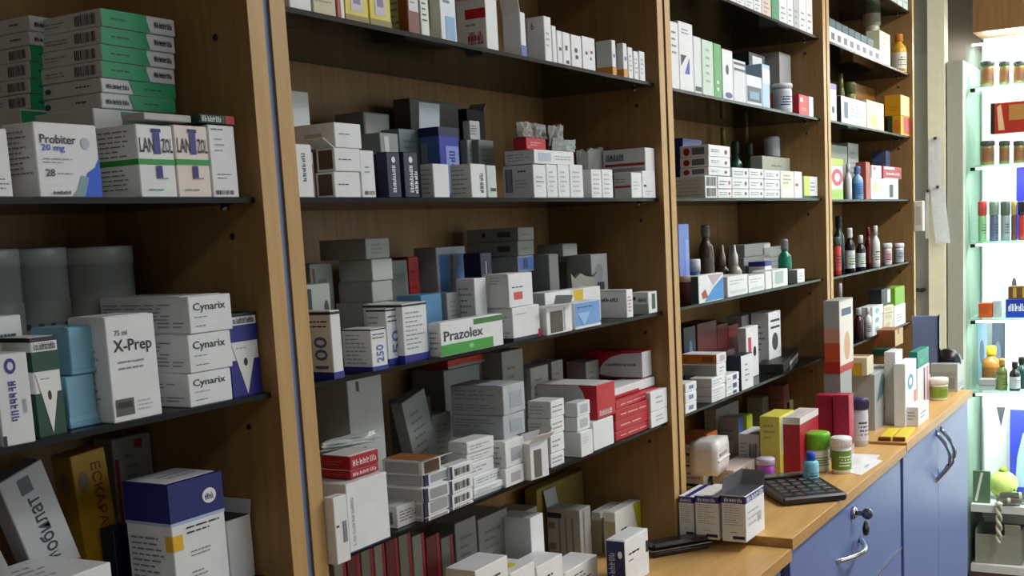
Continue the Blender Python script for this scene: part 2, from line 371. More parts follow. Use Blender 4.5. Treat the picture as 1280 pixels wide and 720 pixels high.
link('window_frame', wb, paper('D8D8D4'), win)
for s in (-1.39, .03): link('pane', box(s, s+1.36, -.004, .004, .06, 1.44), CLEAR, win)
for i, (x, y, p) in enumerate(LAMPS):
    t = tag(empty('ceiling_lamp', (x, y, 2.62)), ['white fluorescent ceiling fixture above the left shelves', 'white fluorescent ceiling fixture above the middle of the counter', 'white fluorescent ceiling fixture nearest the lit glass cabinet'][i], 'lamp', 'fluorescent ceiling fixtures')
    link('housing', box(-.62, .62, -.17, .17, .03, .10, .008), plastic('E8E8E4'), t); link('diffuser', box(-.6, .6, -.15, .15, .0, .03, .006), lamp('tube_diffuser', 4), t)

# ------------------------------------------------------------------ shelving units
PANEL = .0225; TOPZ = 2.45
PINHOLE = bpy.data.meshes.new('pin_hole'); _b = add_lathe(bmesh.new(), [(0, 0), (.0032, 0), (.0032, .0012), (0, .0012)], 8); _b.to_mesh(PINHOLE); _b.free(); PINHOLE.materials.append(paper('1C150E'))
for i in range(4):
    xa, xb = i-1+.005, i-.005; z0 = .919 if i < 2 else (.936 if i == 2 else .942)
    t = tag(empty('shelving_unit', ((xa+xb)/2, .12, z0)), ['leftmost wooden shelving unit with glass shelves, cut by picture edge', 'wide wooden shelving unit between the first two posts', 'wooden shelving unit above the black calculator', 'far wooden shelving unit beside the grey door'][i], 'shelf', 'wooden shelving units along the wall')
    hw = (xb-xa)/2
    for s in (-1, 1):
        x1, x2 = (-hw, -hw+PANEL) if s < 0 else (hw-PANEL, hw)
        zl = -z0 if (i == 3 and s > 0) else 0
        pn = link('side_panel', box(x1, x2, -.119, .115, zl, TOPZ-z0), W_SIDE, t)
        link('front_edging', box(x1, x2, -.120, -.1188, zl, TOPZ-z0), W_EDGE, pn)
        hx = x1 if s > 0 else x2     # bored pin holes seen as dark dots on the inner side
        for zz in (1.71, 1.51, 1.31, 1.11, 1.905):
            ph = link('pin_hole', PINHOLE, None, pn); ph.matrix_local = Matrix.Translation((hx-s*.0006, -.075, zz-z0)) @ Matrix.Rotation(-s*math.pi/2, 4, 'Y')
    link('back_panel', box(-hw+PANEL, hw-PANEL, .115, .125, 0, TOPZ-z0), W_SIDE, t)
    link('top_panel', box(-hw+PANEL, hw-PANEL, -.119, .115, TOPZ-z0-.02, TOPZ-z0), W_SIDE, t)
    if i < 3: link('joint_strip', box(hw, hw+.010, -.117, .11, 0, TOPZ-z0), paper(('6E7FA8', '6B5A55', '8A837C')[i], .35), t)  # same plastic strip, its reflections painted in as a tone per joint
BAYS = {'a': (-1, ('a1', 'a2', 'a3')), 'b': (0, ('b1', 'b2', 'b3', 'b4')), 'c': (1, ('c0', 'c1', 'c2', 'c3', 'c4')), 'd': (2, ('d0', 'd1', 'd2', 'd3', 'd4', 'd5'))}
ORD = ['first', 'second', 'third', 'fourth', 'fifth', 'sixth', 'seventh', 'eighth', 'ninth', 'tenth', 'eleventh', 'twelfth', 'thirteenth', 'fourteenth', 'fifteenth', 'sixteenth', 'seventeenth', 'eighteenth', 'nineteenth', 'twentieth'] + ['twenty-'+s for s in ('first', 'second', 'third', 'fourth', 'fifth', 'sixth', 'seventh', 'eighth', 'ninth')]
for b, (x0, shs) in BAYS.items():
    for k in list(shs) + ([b+'x'] if b != 'd' else []):
        zt = Z[k] if k in Z else (1.942 if b in 'ab' else 2.137)
        pl = PLACE[k] if k in PLACE else {'a': 'left bay', 'b': 'second bay', 'c': 'third bay'}[b]+' shelf above the picture'
        g = tag(empty('glass_shelf', (x0+.5, .12, zt-.0055)), 'dark green glass plate forming the '+pl, 'shelf', 'glass shelves')
        pane = link('pane', box(-.4705, .4705, -.108, .112, 0, .0055), GLASS, g); link('polished_edge', box(-.4705, .4705, -.1105, -.108, 0, .0055), GEDGE, g)
        for s in (-1, 1): link('support_pin', add_lathe(bmesh.new(), [(0, -.006), (.004, -.006), (.004, -.0002), (0, -.0002)], 8, c=(s*.464, -.075, 0)), metal('9A9A98'), g)

# ------------------------------------------------------------------ base cabinets and worktops
def worktop(x0, x1, y0, z, th, label):
    t = tag(empty('worktop', ((x0+x1)/2, (y0+.24)/2, z-th)), label, 'worktop', 'wood veneer worktops'); hw = (x1-x0)/2; hd = (.24-y0)/2
    link('board', box(-hw+.001, hw, -hd+.001, hd, 0, th, .0008), W_TOP, t); link('front_edging', box(-hw, hw, -hd, -hd+.001, .0005, th-.0005), W_TEDGE, t)
    link('end_edging', box(-hw, -hw+.001, -hd+.001, hd, .0005, th-.0005), W_TEDGE, t)
worktop(-1.05, 1.019, -.203, .918, .022, 'lower wooden counter board under the three blue-banded cartons')
worktop(1.023, 1.925, -.2035, .935, .022, 'wooden worktop board carrying the black calculator')
worktop(1.931, 2.85, -.2035, .941, .022, 'far wooden worktop board above the blue double doors')
DARKM = paper('1A1C22', .6)
def carcass(t, hw, y0, h):
    bm = bmesh.new(); add_box(bm, -hw, -hw+.018, y0, .2, .07, h); add_box(bm, hw-.018, hw, y0, .2, .07, h); add_box(bm, -hw+.018, hw-.018, .19, .2, .07, h); add_box(bm, -hw+.018, hw-.018, y0, .19, .07, .088)
    link('carcass', bm, BLUE, t); link('plinth', box(-hw, hw, y0+.04, .19, 0, .07), DARKM, t)
def bow(p0, p1, out, r, n=12):
    p0, p1 = Vector(p0), Vector(p1)
    return add_tube(bmesh.new(), [p0+(p1-p0)*k/n+Vector((0, -out*math.sin(math.pi*k/n), 0)) for k in range(n+1)], r, 8)
CHROME = metal('B8BCC2', .18)
t = tag(empty('base_cabinet', (-.005, .03, 0)), 'blue base cabinet under the lower counter board', 'cabinet', 'blue base cabinets'); carcass(t, 1.0, -.203, .895)
for a, b in ((-.998, -.342), (-.338, .338), (.342, .995)): link('door', box(a, b, -.221, -.204, .09, .885, .001), BLUE, t)
t = tag(empty('base_cabinet', (1.476, .03, 0)), 'blue drawer cabinet with key in its lock', 'cabinet', 'blue base cabinets'); carcass(t, .436, -.204, .912)
for k, (za, zb) in enumerate(((.684, .907), (.40, .678), (.09, .394))):
    dr = link('drawer', box(-.434, .434, -.222, -.205, za, zb, .001), BLUE, t)
    link('edge_trim', box(-.434, .434, -.224, -.21, za-.005, za-.0005), metal('C8D2DE', .3), dr)
    if k < 2: link('handle', bow((-.138, -.219, za+.119), (.052, -.219, za+.119), .034, .0058), CHROME, dr)
    if k == 0:
        lk = link('lock', add_lathe(bmesh.new(), [(0, 0), (.014, 0), (.014, .006), (.010, .009), (0, .009)], 16), CHROME, dr)
        lk.matrix_local = Matrix.Translation((-.011, -.222, .876)) @ Matrix.Rotation(math.pi/2, 4, 'X')
        kb = bmesh.new(); add_box(kb, -.0125, -.0095, -.245, -.230, .871, .881); add_lathe(kb, [(0, -.002), (.012, -.002), (.012, .002), (0, .002)], 14, c=(0, 0, 0))
        bmesh.ops.transform(kb, matrix=Matrix.Translation((-.011, -.254, .876)) @ Matrix.Rotation(math.pi/2, 4, 'Y'), verts=kb.verts[-30:])
        link('key', kb, metal('8C8F94', .3), dr)
        f2 = bmesh.new(); add_lathe(f2, [(0, 0), (.012, .002), (.016, .016), (.009, .030), (0, .034)], 12, c=(-.008, -.25, .828), sy=.45)
        link('key_fob', f2, plastic('15161A'), dr)
t = tag(empty('base_cabinet', (2.386, .03, 0)), 'blue double-door cabinet with tall chrome bow handles', 'cabinet', 'blue base cabinets'); carcass(t, .446, -.204, .918)
for s in (-1, 1):
    a, b = ((-.444, -.017) if s < 0 else (-.015, .444))
    dr = link('door', box(a, b, -.222, -.205, .09, .912, .001), BLUE, t)
    link('handle', bow((-.016+s*.032, -.219, .755), (-.016+s*.032, -.219, .898), .042, .0058), CHROME, dr)

# ------------------------------------------------------------------ end of the room: door, frame, lit glass cabinet
d = tag(empty('door_1', (3.76, .188, 0)), kind='structure')
link('leaf', box(0, .03, -.082, .072, 0, 2.1), paper('8F918A', .5), d)
hb = bmesh.new(); add_tube(hb, [(-.002, -.055, 1.2), (-.045, -.055, 1.2)], .008); add_tube(hb, [(-.042, -.06, 1.2), (-.044, -.02, 1.203), (-.04, .045, 1.206)], .0075)
link('lever_handle', hb, plastic('17181A'), d)
link('head_panel', box(0, .03, -.082, .072, 2.1, 2.72), paper('87887F', .5), d)
struct('trim_1', box(3.72, 3.79, .043, .105, 0, 2.72), paper('E4DFC4', .5))
CX = 3.8
c = tag(empty('display_cabinet', (CX, -.58, 0)), 'brightly lit glass display cabinet with white interior at the far end', 'cabinet')
link('side_panel', box(-.06, .32, .56, .618, 0, 2.06), paper('A3A598', .5), c)
link('glass_side', box(-.01, .30, .545, .558, .06, 2.12), CLEAR, c)
link('back_panel', box(.31, .32, -.6, .55, .06, 2.16), paper('F4F6F4', .5), c)
link('plinth', box(0, .32, -.6, .55, 0, .06), paper('4A3C30'), c)
link('header', box(-.03, .32, -.6, .53, 2.16, 2.60), W_WALL, c)
link('far_side', box(-.06, .32, -.64, -.6, 0, 2.16), paper('A3A598', .5), c)
CZ = {}
for k, v in (('e1', 107), ('e2', 206), ('e3', 302), ('e4', 398), ('e5', 489), ('e6', 630), ('e7', 705)):
    P = Vector((CX+.02, -.1, 0)); CZ[k] = solve_v(P, Vector((0, 0, 1)), v); Z[k] = CZ[k]+.0005
    if k < 'e6':
        s = link('glass_shelf', box(.0, .305, -.595, .543, CZ[k]-.007, CZ[k]), glass('lit_shelf_glass', 'E8F6F0', 'C8E8DE', .3), c)
        link('shelf_bracket', box(-.004, .03, .525, .543, CZ[k]-.02, CZ[k]-.0075), plastic('1C1E20'), s)
    else: link('ledge', box(.0, .305, -.595, .543, CZ[k]-.03, CZ[k]), paper('C8CCC8'), c)
link('light_tube', add_tube(bmesh.new(), [(.06, -.55, 2.13), (.06, .5, 2.13)], .013), lamp('cabinet_tube', 30), c)
for k, zt, pw in (('top', 2.12, 10), ('upper', CZ['e1']-.012, 4), ('second', CZ['e2']-.012, 4), ('third', CZ['e3']-.012, 4), ('mid', CZ['e4']-.012, 4), ('low', CZ['e5']-.012, 5)):
    link('light_strip', box(.012, .022, -.59, .54, zt-.004, zt+.004), lamp('led_strip', 3), c)
    area('cabinet_light', (CX+.045, -.6, zt-.012), (0, math.radians(-24), 0), .03, 1.1, pw, (.95, 1, .99))
# ------------------------------------------------------------------ left bay
TRI = ((0, 1), (1, 1), (.5, 0)); G = '5A5F66'
def top(o): return o['_top']
# upper shelf
B('a1', 'front', -60, -38, 18, 157, 'plain white carton cut by picture edge', deco=[('s', 'f', .55, .1, .95, .3, 3)])
B('a1', 'front', 11, 50, 129, 151, 'white Probiter carton with blue wave', deco=[('g', 'f', .60, .01, .998, .55, ((0, 0), (1, 0), (1, 1), (.8, .75), (.45, .6), (.25, .25)), '1F5BD8'), ('g', 'f', .5, .01, .8, .3, ((0, 0), (.7, 0), (1, .9), (.6, 1), (.3, .3)), '7FA0A8'), ('o', 'f', .72, .66, .86, .82, 'B4BCC8'),
  ('T', 'f', .08, .72, .64, .84, 'Probiter', '22252A'), ('T', 'f', .09, .60, .45, .71, '20 mg', '2A4FC0'), ('s', 'f', .1, .45, .6, .54, 2, '8A9098'), ('T', 'f', .12, .28, .26, .38, '28', '3A4048'), ('s', 'f', .3, .30, .6, .35, 1, '8A9098'), ('W', 'f', .2, .04, .48, .09, 9, '22252A'), ('s', 'l', .12, .3, .88, .92, 9)])
lz = lambda t1, t2: [('w', .45, .53, '2E9440'), ('s', 'l', .08, .55, .92, .95, 6), ('s', 'l', .08, .1, .92, .42, 5), ('T', 'f', .06, .62, .46, .82, t1, '2A2430'), ('T', 'f', .66, .62, .96, .82, t2, '2A2430'), ('r', 'f', .44, .60, .62, .90, '3A3F8C'), ('r', 'f', .40, .90, .66, .95, '2A2E70'), ('r', 'f', .46, .26, .62, .44, '262C78'), ('s', 'f', .5, .24, .95, .3, 1), ('s', 'f', .2, .08, .9, .14, 1, '4E9A66')]
B('a1', 'front', 126, 177, 223, 154, 'white carton with green band and vertical blue tab', deco=lz('LAN', 'ZOL'))
B('a1', 'front', None, 224, 266, 155, 'pinkish carton with green band and vertical blue tab', body='E6D8D0', deco=lz('LAN', 'ZOL'), d=.05)
l3 = B('a1', 'front', None, 267, 300, 155, 'plain white carton beside the first post', deco=[('s', 'f', .1, .92, .9, .97, 1, '22252A'), ('s', 'f', .2, .62, .6, .85, 3, 'A8AEB8'), ('s', 'f', .2, .25, .8, .35, 2), ('b', 'f', .1, .04, .8, .1)], d=.05)
B('a1', 'lying', None, 250, 294, 144, 'flat dark green carton with red end, lying', body='1E4A34', z=top(l3)+.001, hh=.009, d=.045, y0=.014, deco=[('r', 'f', .72, .05, .98, .95, 'B8282C'), ('W', 'f', .05, .2, .6, .8, 7, 'D8DAD8')])
B('a1', 'lying', None, 180, 240, 146, 'flat off-white carton, lying', body='B8B4B0', z=top(l3)+.001, hh=.007, d=.03, y0=.02, deco=[])
# green and white flat cartons stacked at the back of the upper shelf
LB = [('b', 'l', .58, .2, .92, .8), ('s', 'l', .1, .3, .5, .7, 2)]
gA = LB+[('r', 'f', .0, .02, .6, .98, '1E9460'), ('g', 'f', .52, .02, .64, .98, ((0, 0), (1, 0), (.5, 1), (0, 1)), '1E9460'), ('s', 'f', .12, .35, .45, .65, 1, '10402C'), ('W', 'f', .70, .35, .95, .68, 7, '2A2E34')]
gB = [('s', 'l', .6, .4, .9, .7, 1, '22252A'), ('o', 'l', .1, .3, .2, .7, '4A4F58'), ('r', 'f', .44, .02, 1, .98, '1E9460'), ('g', 'f', .36, .02, .48, .98, ((1, 0), (1, 1), (0, 1), (.5, 0)), '1E9460'), ('s', 'f', .56, .35, .9, .65, 1, '10402C'), ('W', 'f', .06, .3, .36, .6, 7, '2A2E34')]
ST('a1', 'back', 50, 127, 220, [134, 115, 96, 75, 54, 32, 9], 'green-ended flat carton, right stack', decos=[gB, gB, gB, gA, gA, gA, gA], y0=.072, bodies=['C8CACC']*7)
ST('a1', 'back', -40, 38, 118, [135, 116, 97, 75, 56, 38, 18], 'green-ended flat carton, left stack', decos=[gA]*5+[gB]*2, y0=.155, bodies=['C8CACC']*7)
# middle shelf
for u0, u1, vt, dsc in ((-46, 42, 313, 'dull white plastic tub cut by picture edge'), (43, 88, 311, 'dull white plastic tub between two others'), (86, 181, 309, 'dull white plastic tub with printed text')):
    V('a2', 'back', u0 if u0 != 43 else 20, u1 if u1 != 88 else 100, vt, .18 if u0 != 43 else .19, dsc, 'tub', '9CA09C', 'A4A8A4', label='969A96', name='plastic_tub', cat='tub')
B('a2', 'middle', -30, 6, 42, 396, 'small white carton in shadow', y0=.075, d=.03)
B('a2', 'front', -70, 4, 46, 444, 'white carton with blue oval and vertical text', y0=.008, d=.05, rot=-4, deco=[('o', 'f', .28, .78, .62, .95, '3A3C8C'), ('o', 'f', .36, .82, .54, .91, 'D8D8E4'), ('W', 'f', .34, .25, .56, .70, 7, '4A4C94', 2), ('s', 'f', .72, .2, .86, .7, 1, 'A8AEB8'), ('r', 'f', 0, .0, .12, .12, '30343C')])
def tribox(c, **k):
    return dict(deco=[('w', 0, .44, c), ('w', .66, .86, c), ('w', .96, .999, '22262A'), ('g', 'f', .06, .02, .94, .64, TRI, 'E8E8E4'), ('o', 'f', .43, .36, .57, .46, '2A2A2A'), ('W', 'f', .1, .88, .9, .95, 12, '2A2E34'), ('s', 'f', .2, .57, .8, .60, 1)], **k)
B('a2', 'front', 12, 50, 84, 423, 'green and white carton with down-pointing triangle', y0=.02, **tribox('1E4A38'))
jb = B('a2', 'front', 60, 88, 124, 471, 'pale blue lidded carton', body='7FB4CC', y0=.03, d=.045, deco=[('w', .0, .22, '8CBCD4')])
bl = B('a2', 'front', 56, 90, 129, 410, 'pale blue lidded carton', body='7FB4CC', y0=.03, d=.05, z=top(jb), deco=[])
for o in (jb, bl):
    w_, d_, h_ = o['_dims']; link('rim', box(-w_/2-.002, w_/2+.002, -d_/2-.002, d_/2+.002, .0, h_*.12, .001), paper('76AAC4'), o)
SID[0] += 1; ITEMS[-1][6] = ITEMS[-2][6] = SID[0]; ITEMS[-1][7] = 0; ITEMS[-2][7] = 1
B('a2', 'front', 97, 143, 204, 397, 'tall white X-Prep carton with small dark picture', y0=.012, deco=[('T', 'f', .16, .82, .42, .87, '75 ml', '5A5F66'), ('T', 'f', .12, .63, .90, .78, 'X-Prep', '1E2024'), ('s', 'f', .18, .48, .75, .6, 2, '8A8F98'), ('r', 'f', .06, .06, .42, .22, '5A5650'), ('r', 'f', .09, .13, .38, .19, '2A2826'), ('s', 'f', .5, .08, .9, .2, 3, 'B0B4BC'), ('s', 'l', .2, .2, .8, .8, 8, '9A9FA8')])
cy = [('T', 'f', .10, .55, .85, .82, 'Cynarix', '20383A'), ('s', 'f', .12, .4, .6, .48, 1, '8A8F98'), ('s', 'f', .14, .16, .5, .24, 1, '6A6F78'), ('s', 'l', .04, .15, .96, .85, 7, '8A8F94')]
ST('a2', 'front', 128, 238, 292, [468, 419, 371], 'white Cynarix carton', decos=[cy]*3, y0=.012)
B('a2', 'front', None, 292, 328, 393, 'navy and white carton with down-pointing triangle', y0=.02, d=.035, **tribox('2A2A86'))
# lower shelf
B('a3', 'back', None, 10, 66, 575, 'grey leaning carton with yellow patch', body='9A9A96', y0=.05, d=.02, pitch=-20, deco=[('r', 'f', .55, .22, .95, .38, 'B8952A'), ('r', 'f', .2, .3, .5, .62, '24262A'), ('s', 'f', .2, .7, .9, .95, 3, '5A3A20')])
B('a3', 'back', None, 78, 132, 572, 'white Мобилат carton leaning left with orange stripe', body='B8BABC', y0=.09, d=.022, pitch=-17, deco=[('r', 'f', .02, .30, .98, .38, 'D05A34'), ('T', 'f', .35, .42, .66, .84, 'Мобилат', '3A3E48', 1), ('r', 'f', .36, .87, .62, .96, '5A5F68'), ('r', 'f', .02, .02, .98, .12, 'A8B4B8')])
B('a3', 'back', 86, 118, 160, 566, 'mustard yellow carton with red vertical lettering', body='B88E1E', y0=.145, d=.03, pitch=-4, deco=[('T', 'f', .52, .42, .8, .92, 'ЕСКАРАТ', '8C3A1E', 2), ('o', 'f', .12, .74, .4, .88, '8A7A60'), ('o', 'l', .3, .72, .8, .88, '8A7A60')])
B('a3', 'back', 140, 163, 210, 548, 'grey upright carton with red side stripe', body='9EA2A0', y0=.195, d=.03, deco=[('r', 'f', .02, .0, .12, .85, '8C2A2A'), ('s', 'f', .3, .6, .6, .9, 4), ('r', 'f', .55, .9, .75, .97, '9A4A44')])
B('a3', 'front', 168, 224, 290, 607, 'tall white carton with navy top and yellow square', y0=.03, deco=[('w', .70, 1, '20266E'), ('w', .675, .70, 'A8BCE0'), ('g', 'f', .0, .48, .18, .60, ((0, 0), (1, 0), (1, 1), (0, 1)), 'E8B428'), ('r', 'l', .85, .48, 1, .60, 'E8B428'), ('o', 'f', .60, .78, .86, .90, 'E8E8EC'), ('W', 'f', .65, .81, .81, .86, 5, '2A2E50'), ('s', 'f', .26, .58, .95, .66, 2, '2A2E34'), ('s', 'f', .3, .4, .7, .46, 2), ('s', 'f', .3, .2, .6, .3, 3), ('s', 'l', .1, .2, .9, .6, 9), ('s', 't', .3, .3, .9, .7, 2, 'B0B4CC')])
ob = B('a3', 'front', None, 290, 320, 652, 'white carton with open dark lid', y0=.05, d=.06, deco=[]); paint_mouth(ob, '2A2A2C'); flap(ob, 'b', .018, 20, inner='D0D2D0'); flap(ob, 'r', .016, 10)
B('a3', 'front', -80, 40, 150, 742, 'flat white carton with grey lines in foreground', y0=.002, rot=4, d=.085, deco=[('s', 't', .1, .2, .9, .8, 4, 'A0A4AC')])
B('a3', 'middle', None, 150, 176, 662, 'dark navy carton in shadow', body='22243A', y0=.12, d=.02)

# ------------------------------------------------------------------ second bay, top shelf
YB = [('r', 'f', .25, .2, .75, .8, 'C8C0C8'), ('r', 'f', .35, .35, .65, .65, '7A6A9A'), ('w', 0, .12, '8A7A28')]
B('b1', 'front', None, 362, 390, -40, 'white carton beside the first post', d=.08)
B('b1', 'front', None, 392, 421, -40, 'beige carton', body='C8C0A0', d=.08)
B('b1', 'front', None, 422, 431, -40, 'narrow red and white carton', body='B84A44', d=.08, deco=[('r', 'f', .5, 0, 1, 1, 'E4E4E0')])
B('b1', 'front', None, 432, 462, -40, 'yellow carton with purple square', body='D8C83C', deco=YB, d=.08)
B('b1', 'front', None, 463, 490, -40, 'yellow carton with purple square', body='D8C83C', deco=YB, d=.08)
B('b1', 'front', 499, 511, 526, -40, 'reddish brown carton with white panel', body='7A3A28', deco=[('r', 'f', .1, .35, .9, .95, 'D8D8DC'), ('s', 'f', .2, .45, .8, .9, 5)])
B('b1', 'front', None, 527, 538, -40, 'pale green-white carton', body='D8E4DC', d=.08)
B('b1', 'front', 539, 552, 572, -40, 'cream carton with pale blue front', body='E0DCC8', cols={'f': 'DDE8F0'}, deco=[('r', 'f', .3, .02, .9, .35, '7FB0D8'), ('s', 'f', .2, .5, .8, .9, 3)])
B('b1', 'front', 573, 609, 624, -12, 'grey and white carton with red stripe', deco=[('r', 'l', .3, .55, 1, .72, 'C01C2C'), ('W', 'l', .36, .1, .9, .32, 5, 'C03A48'), ('s', 'l', .3, .4, .9, .5, 1), ('w', .88, 1, 'E8A8B8')])
o = B('b1', 'front', 630, 652, 659, 14, 'white carton with its lid torn open', deco=[('r', 'f', 0, 0, 1, .25, '4A6AB0')]); paint_mouth(o); flap(o, 'l', .03, 14, inner='E4E4E4'); flap(o, 'b', .026, -5)
B('b1', 'front', 660, 682, 691, 19, 'white carton with small 6 print', deco=[('T', 'l', .25, .72, .42, .88, '6', '4A4F58'), ('s', 'f', .2, .3, .8, .7, 3, 'A0A4AC')])
for a, b, v, dsc, dec in ((691.5, 697, 31, 'narrow white carton', []), (697.5, 704, 37, 'narrow white carton with grey print', [('r', 'f', .3, .4, .8, .5, '4A4F58')]), (704.5, 714, 39, 'white carton with black marks', [('r', 'f', .3, .45, .6, .6, '2A2E40'), ('r', 'f', .35, .05, .75, .15, '2A2E50')]),
        (715, 728, 42, 'white carton with dark blots', [('o', 'f', .3, .45, .6, .6, '22242A'), ('o', 'f', .35, .25, .65, .38, '22242A')]), (729, 745, 44, 'white carton with three dots', [('o', 'f', .2, .45, .4, .55, '3A3E48'), ('o', 'f', .6, .5, .8, .6, '3A3E48'), ('o', 'f', .55, .3, .7, .4, '3A5A98')])):
    B('b1', 'front', None, a, b, v, dsc, deco=dec, d=.06)
OR = [('w', .03, .24, 'D8922E'), ('r', 'f', .3, .5, .7, .6, '5A6AA0')]
B('b1', 'front', 746, 766, 771, 49, 'white carton with orange base band', deco=OR)
B('b1', 'front', 772, 780, 785, 53, 'narrow white carton with orange base band', deco=OR)
for a, b, v in ((786, 792, 58), (793, 799, 63), (800, 807, 63)): B('b1', 'front', None, a, b, v, 'narrow plain white carton', d=.05, deco=[('s', 'f', .2, .2, .8, .8, 4, 'A0A4AC')])

# ------------------------------------------------------------------ second bay, upper shelf
B('b2', 'back', None, 364, 396, 111, 'white carton with red and teal corner', y0=.13, d=.04, body='D0D4D2', deco=[('g', 'f', .55, .05, .95, .35, ((0, 1), (1, 1), (1, 0)), 'B82A3C'), ('g', 'f', .2, .05, .7, .35, ((0, .6), (.6, 1), (1, 0), (.5, 0)), '5A9A94')])
B('b2', 'front', None, 371, 394, 179, 'white carton with vertical print', y0=.01, d=.04, deco=[('W', 'f', .4, .3, .6, .85, 6, '6A7078', 1)])
s2 = ST('b2', 'front', 396, 419, 452, [214, 184], 'white carton with blue line of text', y0=.01, decos=[[('s', 'f', .15, .45, .8, .6, 1, '3A4A90'), ('r', 'l', .15, .1, .9, .92, '5A4638')]]*2)
flap(s2[1], 'l', .02, 60, inner='E0E0DC')
B('b2', 'front', None, 453, 471, 187, 'white carton with small teal mark', y0=.01, d=.06, deco=[('s', 'f', .3, .5, .7, .7, 2, '8AA0A0'), ('b', 'f', .2, .06, .9, .14)])
B('b2', 'lying', 366, 419, 453, 152, 'long white carton on top', y0=.011, z=top(s2[1]), deco=[('s', 'f', .15, .5, .85, .62, 1, '3A4A90'), ('r', 'l', .3, .35, .7, .6, 'C4B8A8')])
for i, (a, b, c_) in enumerate(((473, 486, 503), (503.5, 507, 525))):
    B('b2', 'front', a if i == 0 else None, b, c_, 189, 'navy carton with white vertical writing', body='1A1E3E', d=None if i == 0 else .06, deco=[('W', 'f', .35, .12, .6, .72, 8, 'E4E6EC', 1), ('o', 'f', .35, .76, .62, .9, 'E4E6EC')]+([('W', 'f', .68, .1, .9, .6, 5, 'E4E6EC', 1)] if i else []))
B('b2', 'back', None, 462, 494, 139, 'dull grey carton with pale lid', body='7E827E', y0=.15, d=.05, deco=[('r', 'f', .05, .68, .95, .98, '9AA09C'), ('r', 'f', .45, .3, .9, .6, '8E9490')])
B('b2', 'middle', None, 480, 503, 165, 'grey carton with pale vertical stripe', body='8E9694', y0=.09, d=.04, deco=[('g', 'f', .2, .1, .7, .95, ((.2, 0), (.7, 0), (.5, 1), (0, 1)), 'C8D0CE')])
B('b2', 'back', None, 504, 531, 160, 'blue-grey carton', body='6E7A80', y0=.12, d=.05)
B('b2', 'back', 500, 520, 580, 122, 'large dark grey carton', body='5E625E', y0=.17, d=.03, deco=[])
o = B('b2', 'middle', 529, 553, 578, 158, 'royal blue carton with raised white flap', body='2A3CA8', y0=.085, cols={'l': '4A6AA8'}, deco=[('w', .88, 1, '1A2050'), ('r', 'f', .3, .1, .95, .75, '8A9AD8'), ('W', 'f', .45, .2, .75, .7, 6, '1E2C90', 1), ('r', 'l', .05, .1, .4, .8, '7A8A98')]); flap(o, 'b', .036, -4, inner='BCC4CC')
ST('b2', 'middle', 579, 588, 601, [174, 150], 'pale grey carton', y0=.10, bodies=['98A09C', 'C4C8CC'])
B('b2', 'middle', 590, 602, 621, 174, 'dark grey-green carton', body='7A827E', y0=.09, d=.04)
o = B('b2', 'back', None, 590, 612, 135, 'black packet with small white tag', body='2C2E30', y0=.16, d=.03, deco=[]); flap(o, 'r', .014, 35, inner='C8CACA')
B('b2', 'front', 527, 543, 563, 204, 'blank white carton', deco=[('s', 'l', .1, .1, .9, .9, 6, '9AA09C')])
B('b2', 'front', 564, 590, 609, 204, 'white carton with vertical print', deco=[('W', 'f', .55, .15, .8, .75, 5, '5A6068', 1), ('s', 'l', .1, .1, .9, .9, 6, '9AA09C')])
B('b2', 'front', None, 610, 622, 206, 'greenish white carton with dark mark', body='C8D4CE', d=.05, deco=[('r', 'f', .3, .2, .9, .3, '3A4048')])
w1 = B('b2', 'front', 630, 668, 684, 205, 'white carton with barcode side', deco=[('b', 'l', .08, .2, .32, .9), ('s', 'l', .5, .75, .85, .9, 1, '22252A'), ('s', 'l', .4, .3, .9, .6, 3, 'A0A4AC'), ('s', 'f', .2, .3, .8, .7, 3, 'A0A4AC')])
for a, b in ((684.5, 698), (698.5, 713), (713.5, 730)): B('b2', 'front', None, a, b, 205, 'narrow white carton with faint text', d=.06, deco=[('s', 'f', .2, .15, .8, .85, 5, 'B0B4BC')])
wl = B('b2', 'lying', 631, 668, 718, 186, 'long white carton on top', z=top(w1)+.001, y0=.013, deco=[('s', 'l', .1, .2, .9, .8, 3, '9A9FA8'), ('r', 'f', .1, .2, .4, .8, 'B4C0D4'), ('s', 'f', .5, .3, .95, .7, 2, 'A0A4AC')])
B('b2', 'lying', None, 658, 683, 171, 'red flat pack under crumpled bags', body='B8242C', z=top(wl)+.001, y0=.03, d=.022, deco=[('s', 'f', .2, .3, .8, .7, 2, 'E0C8C8')])
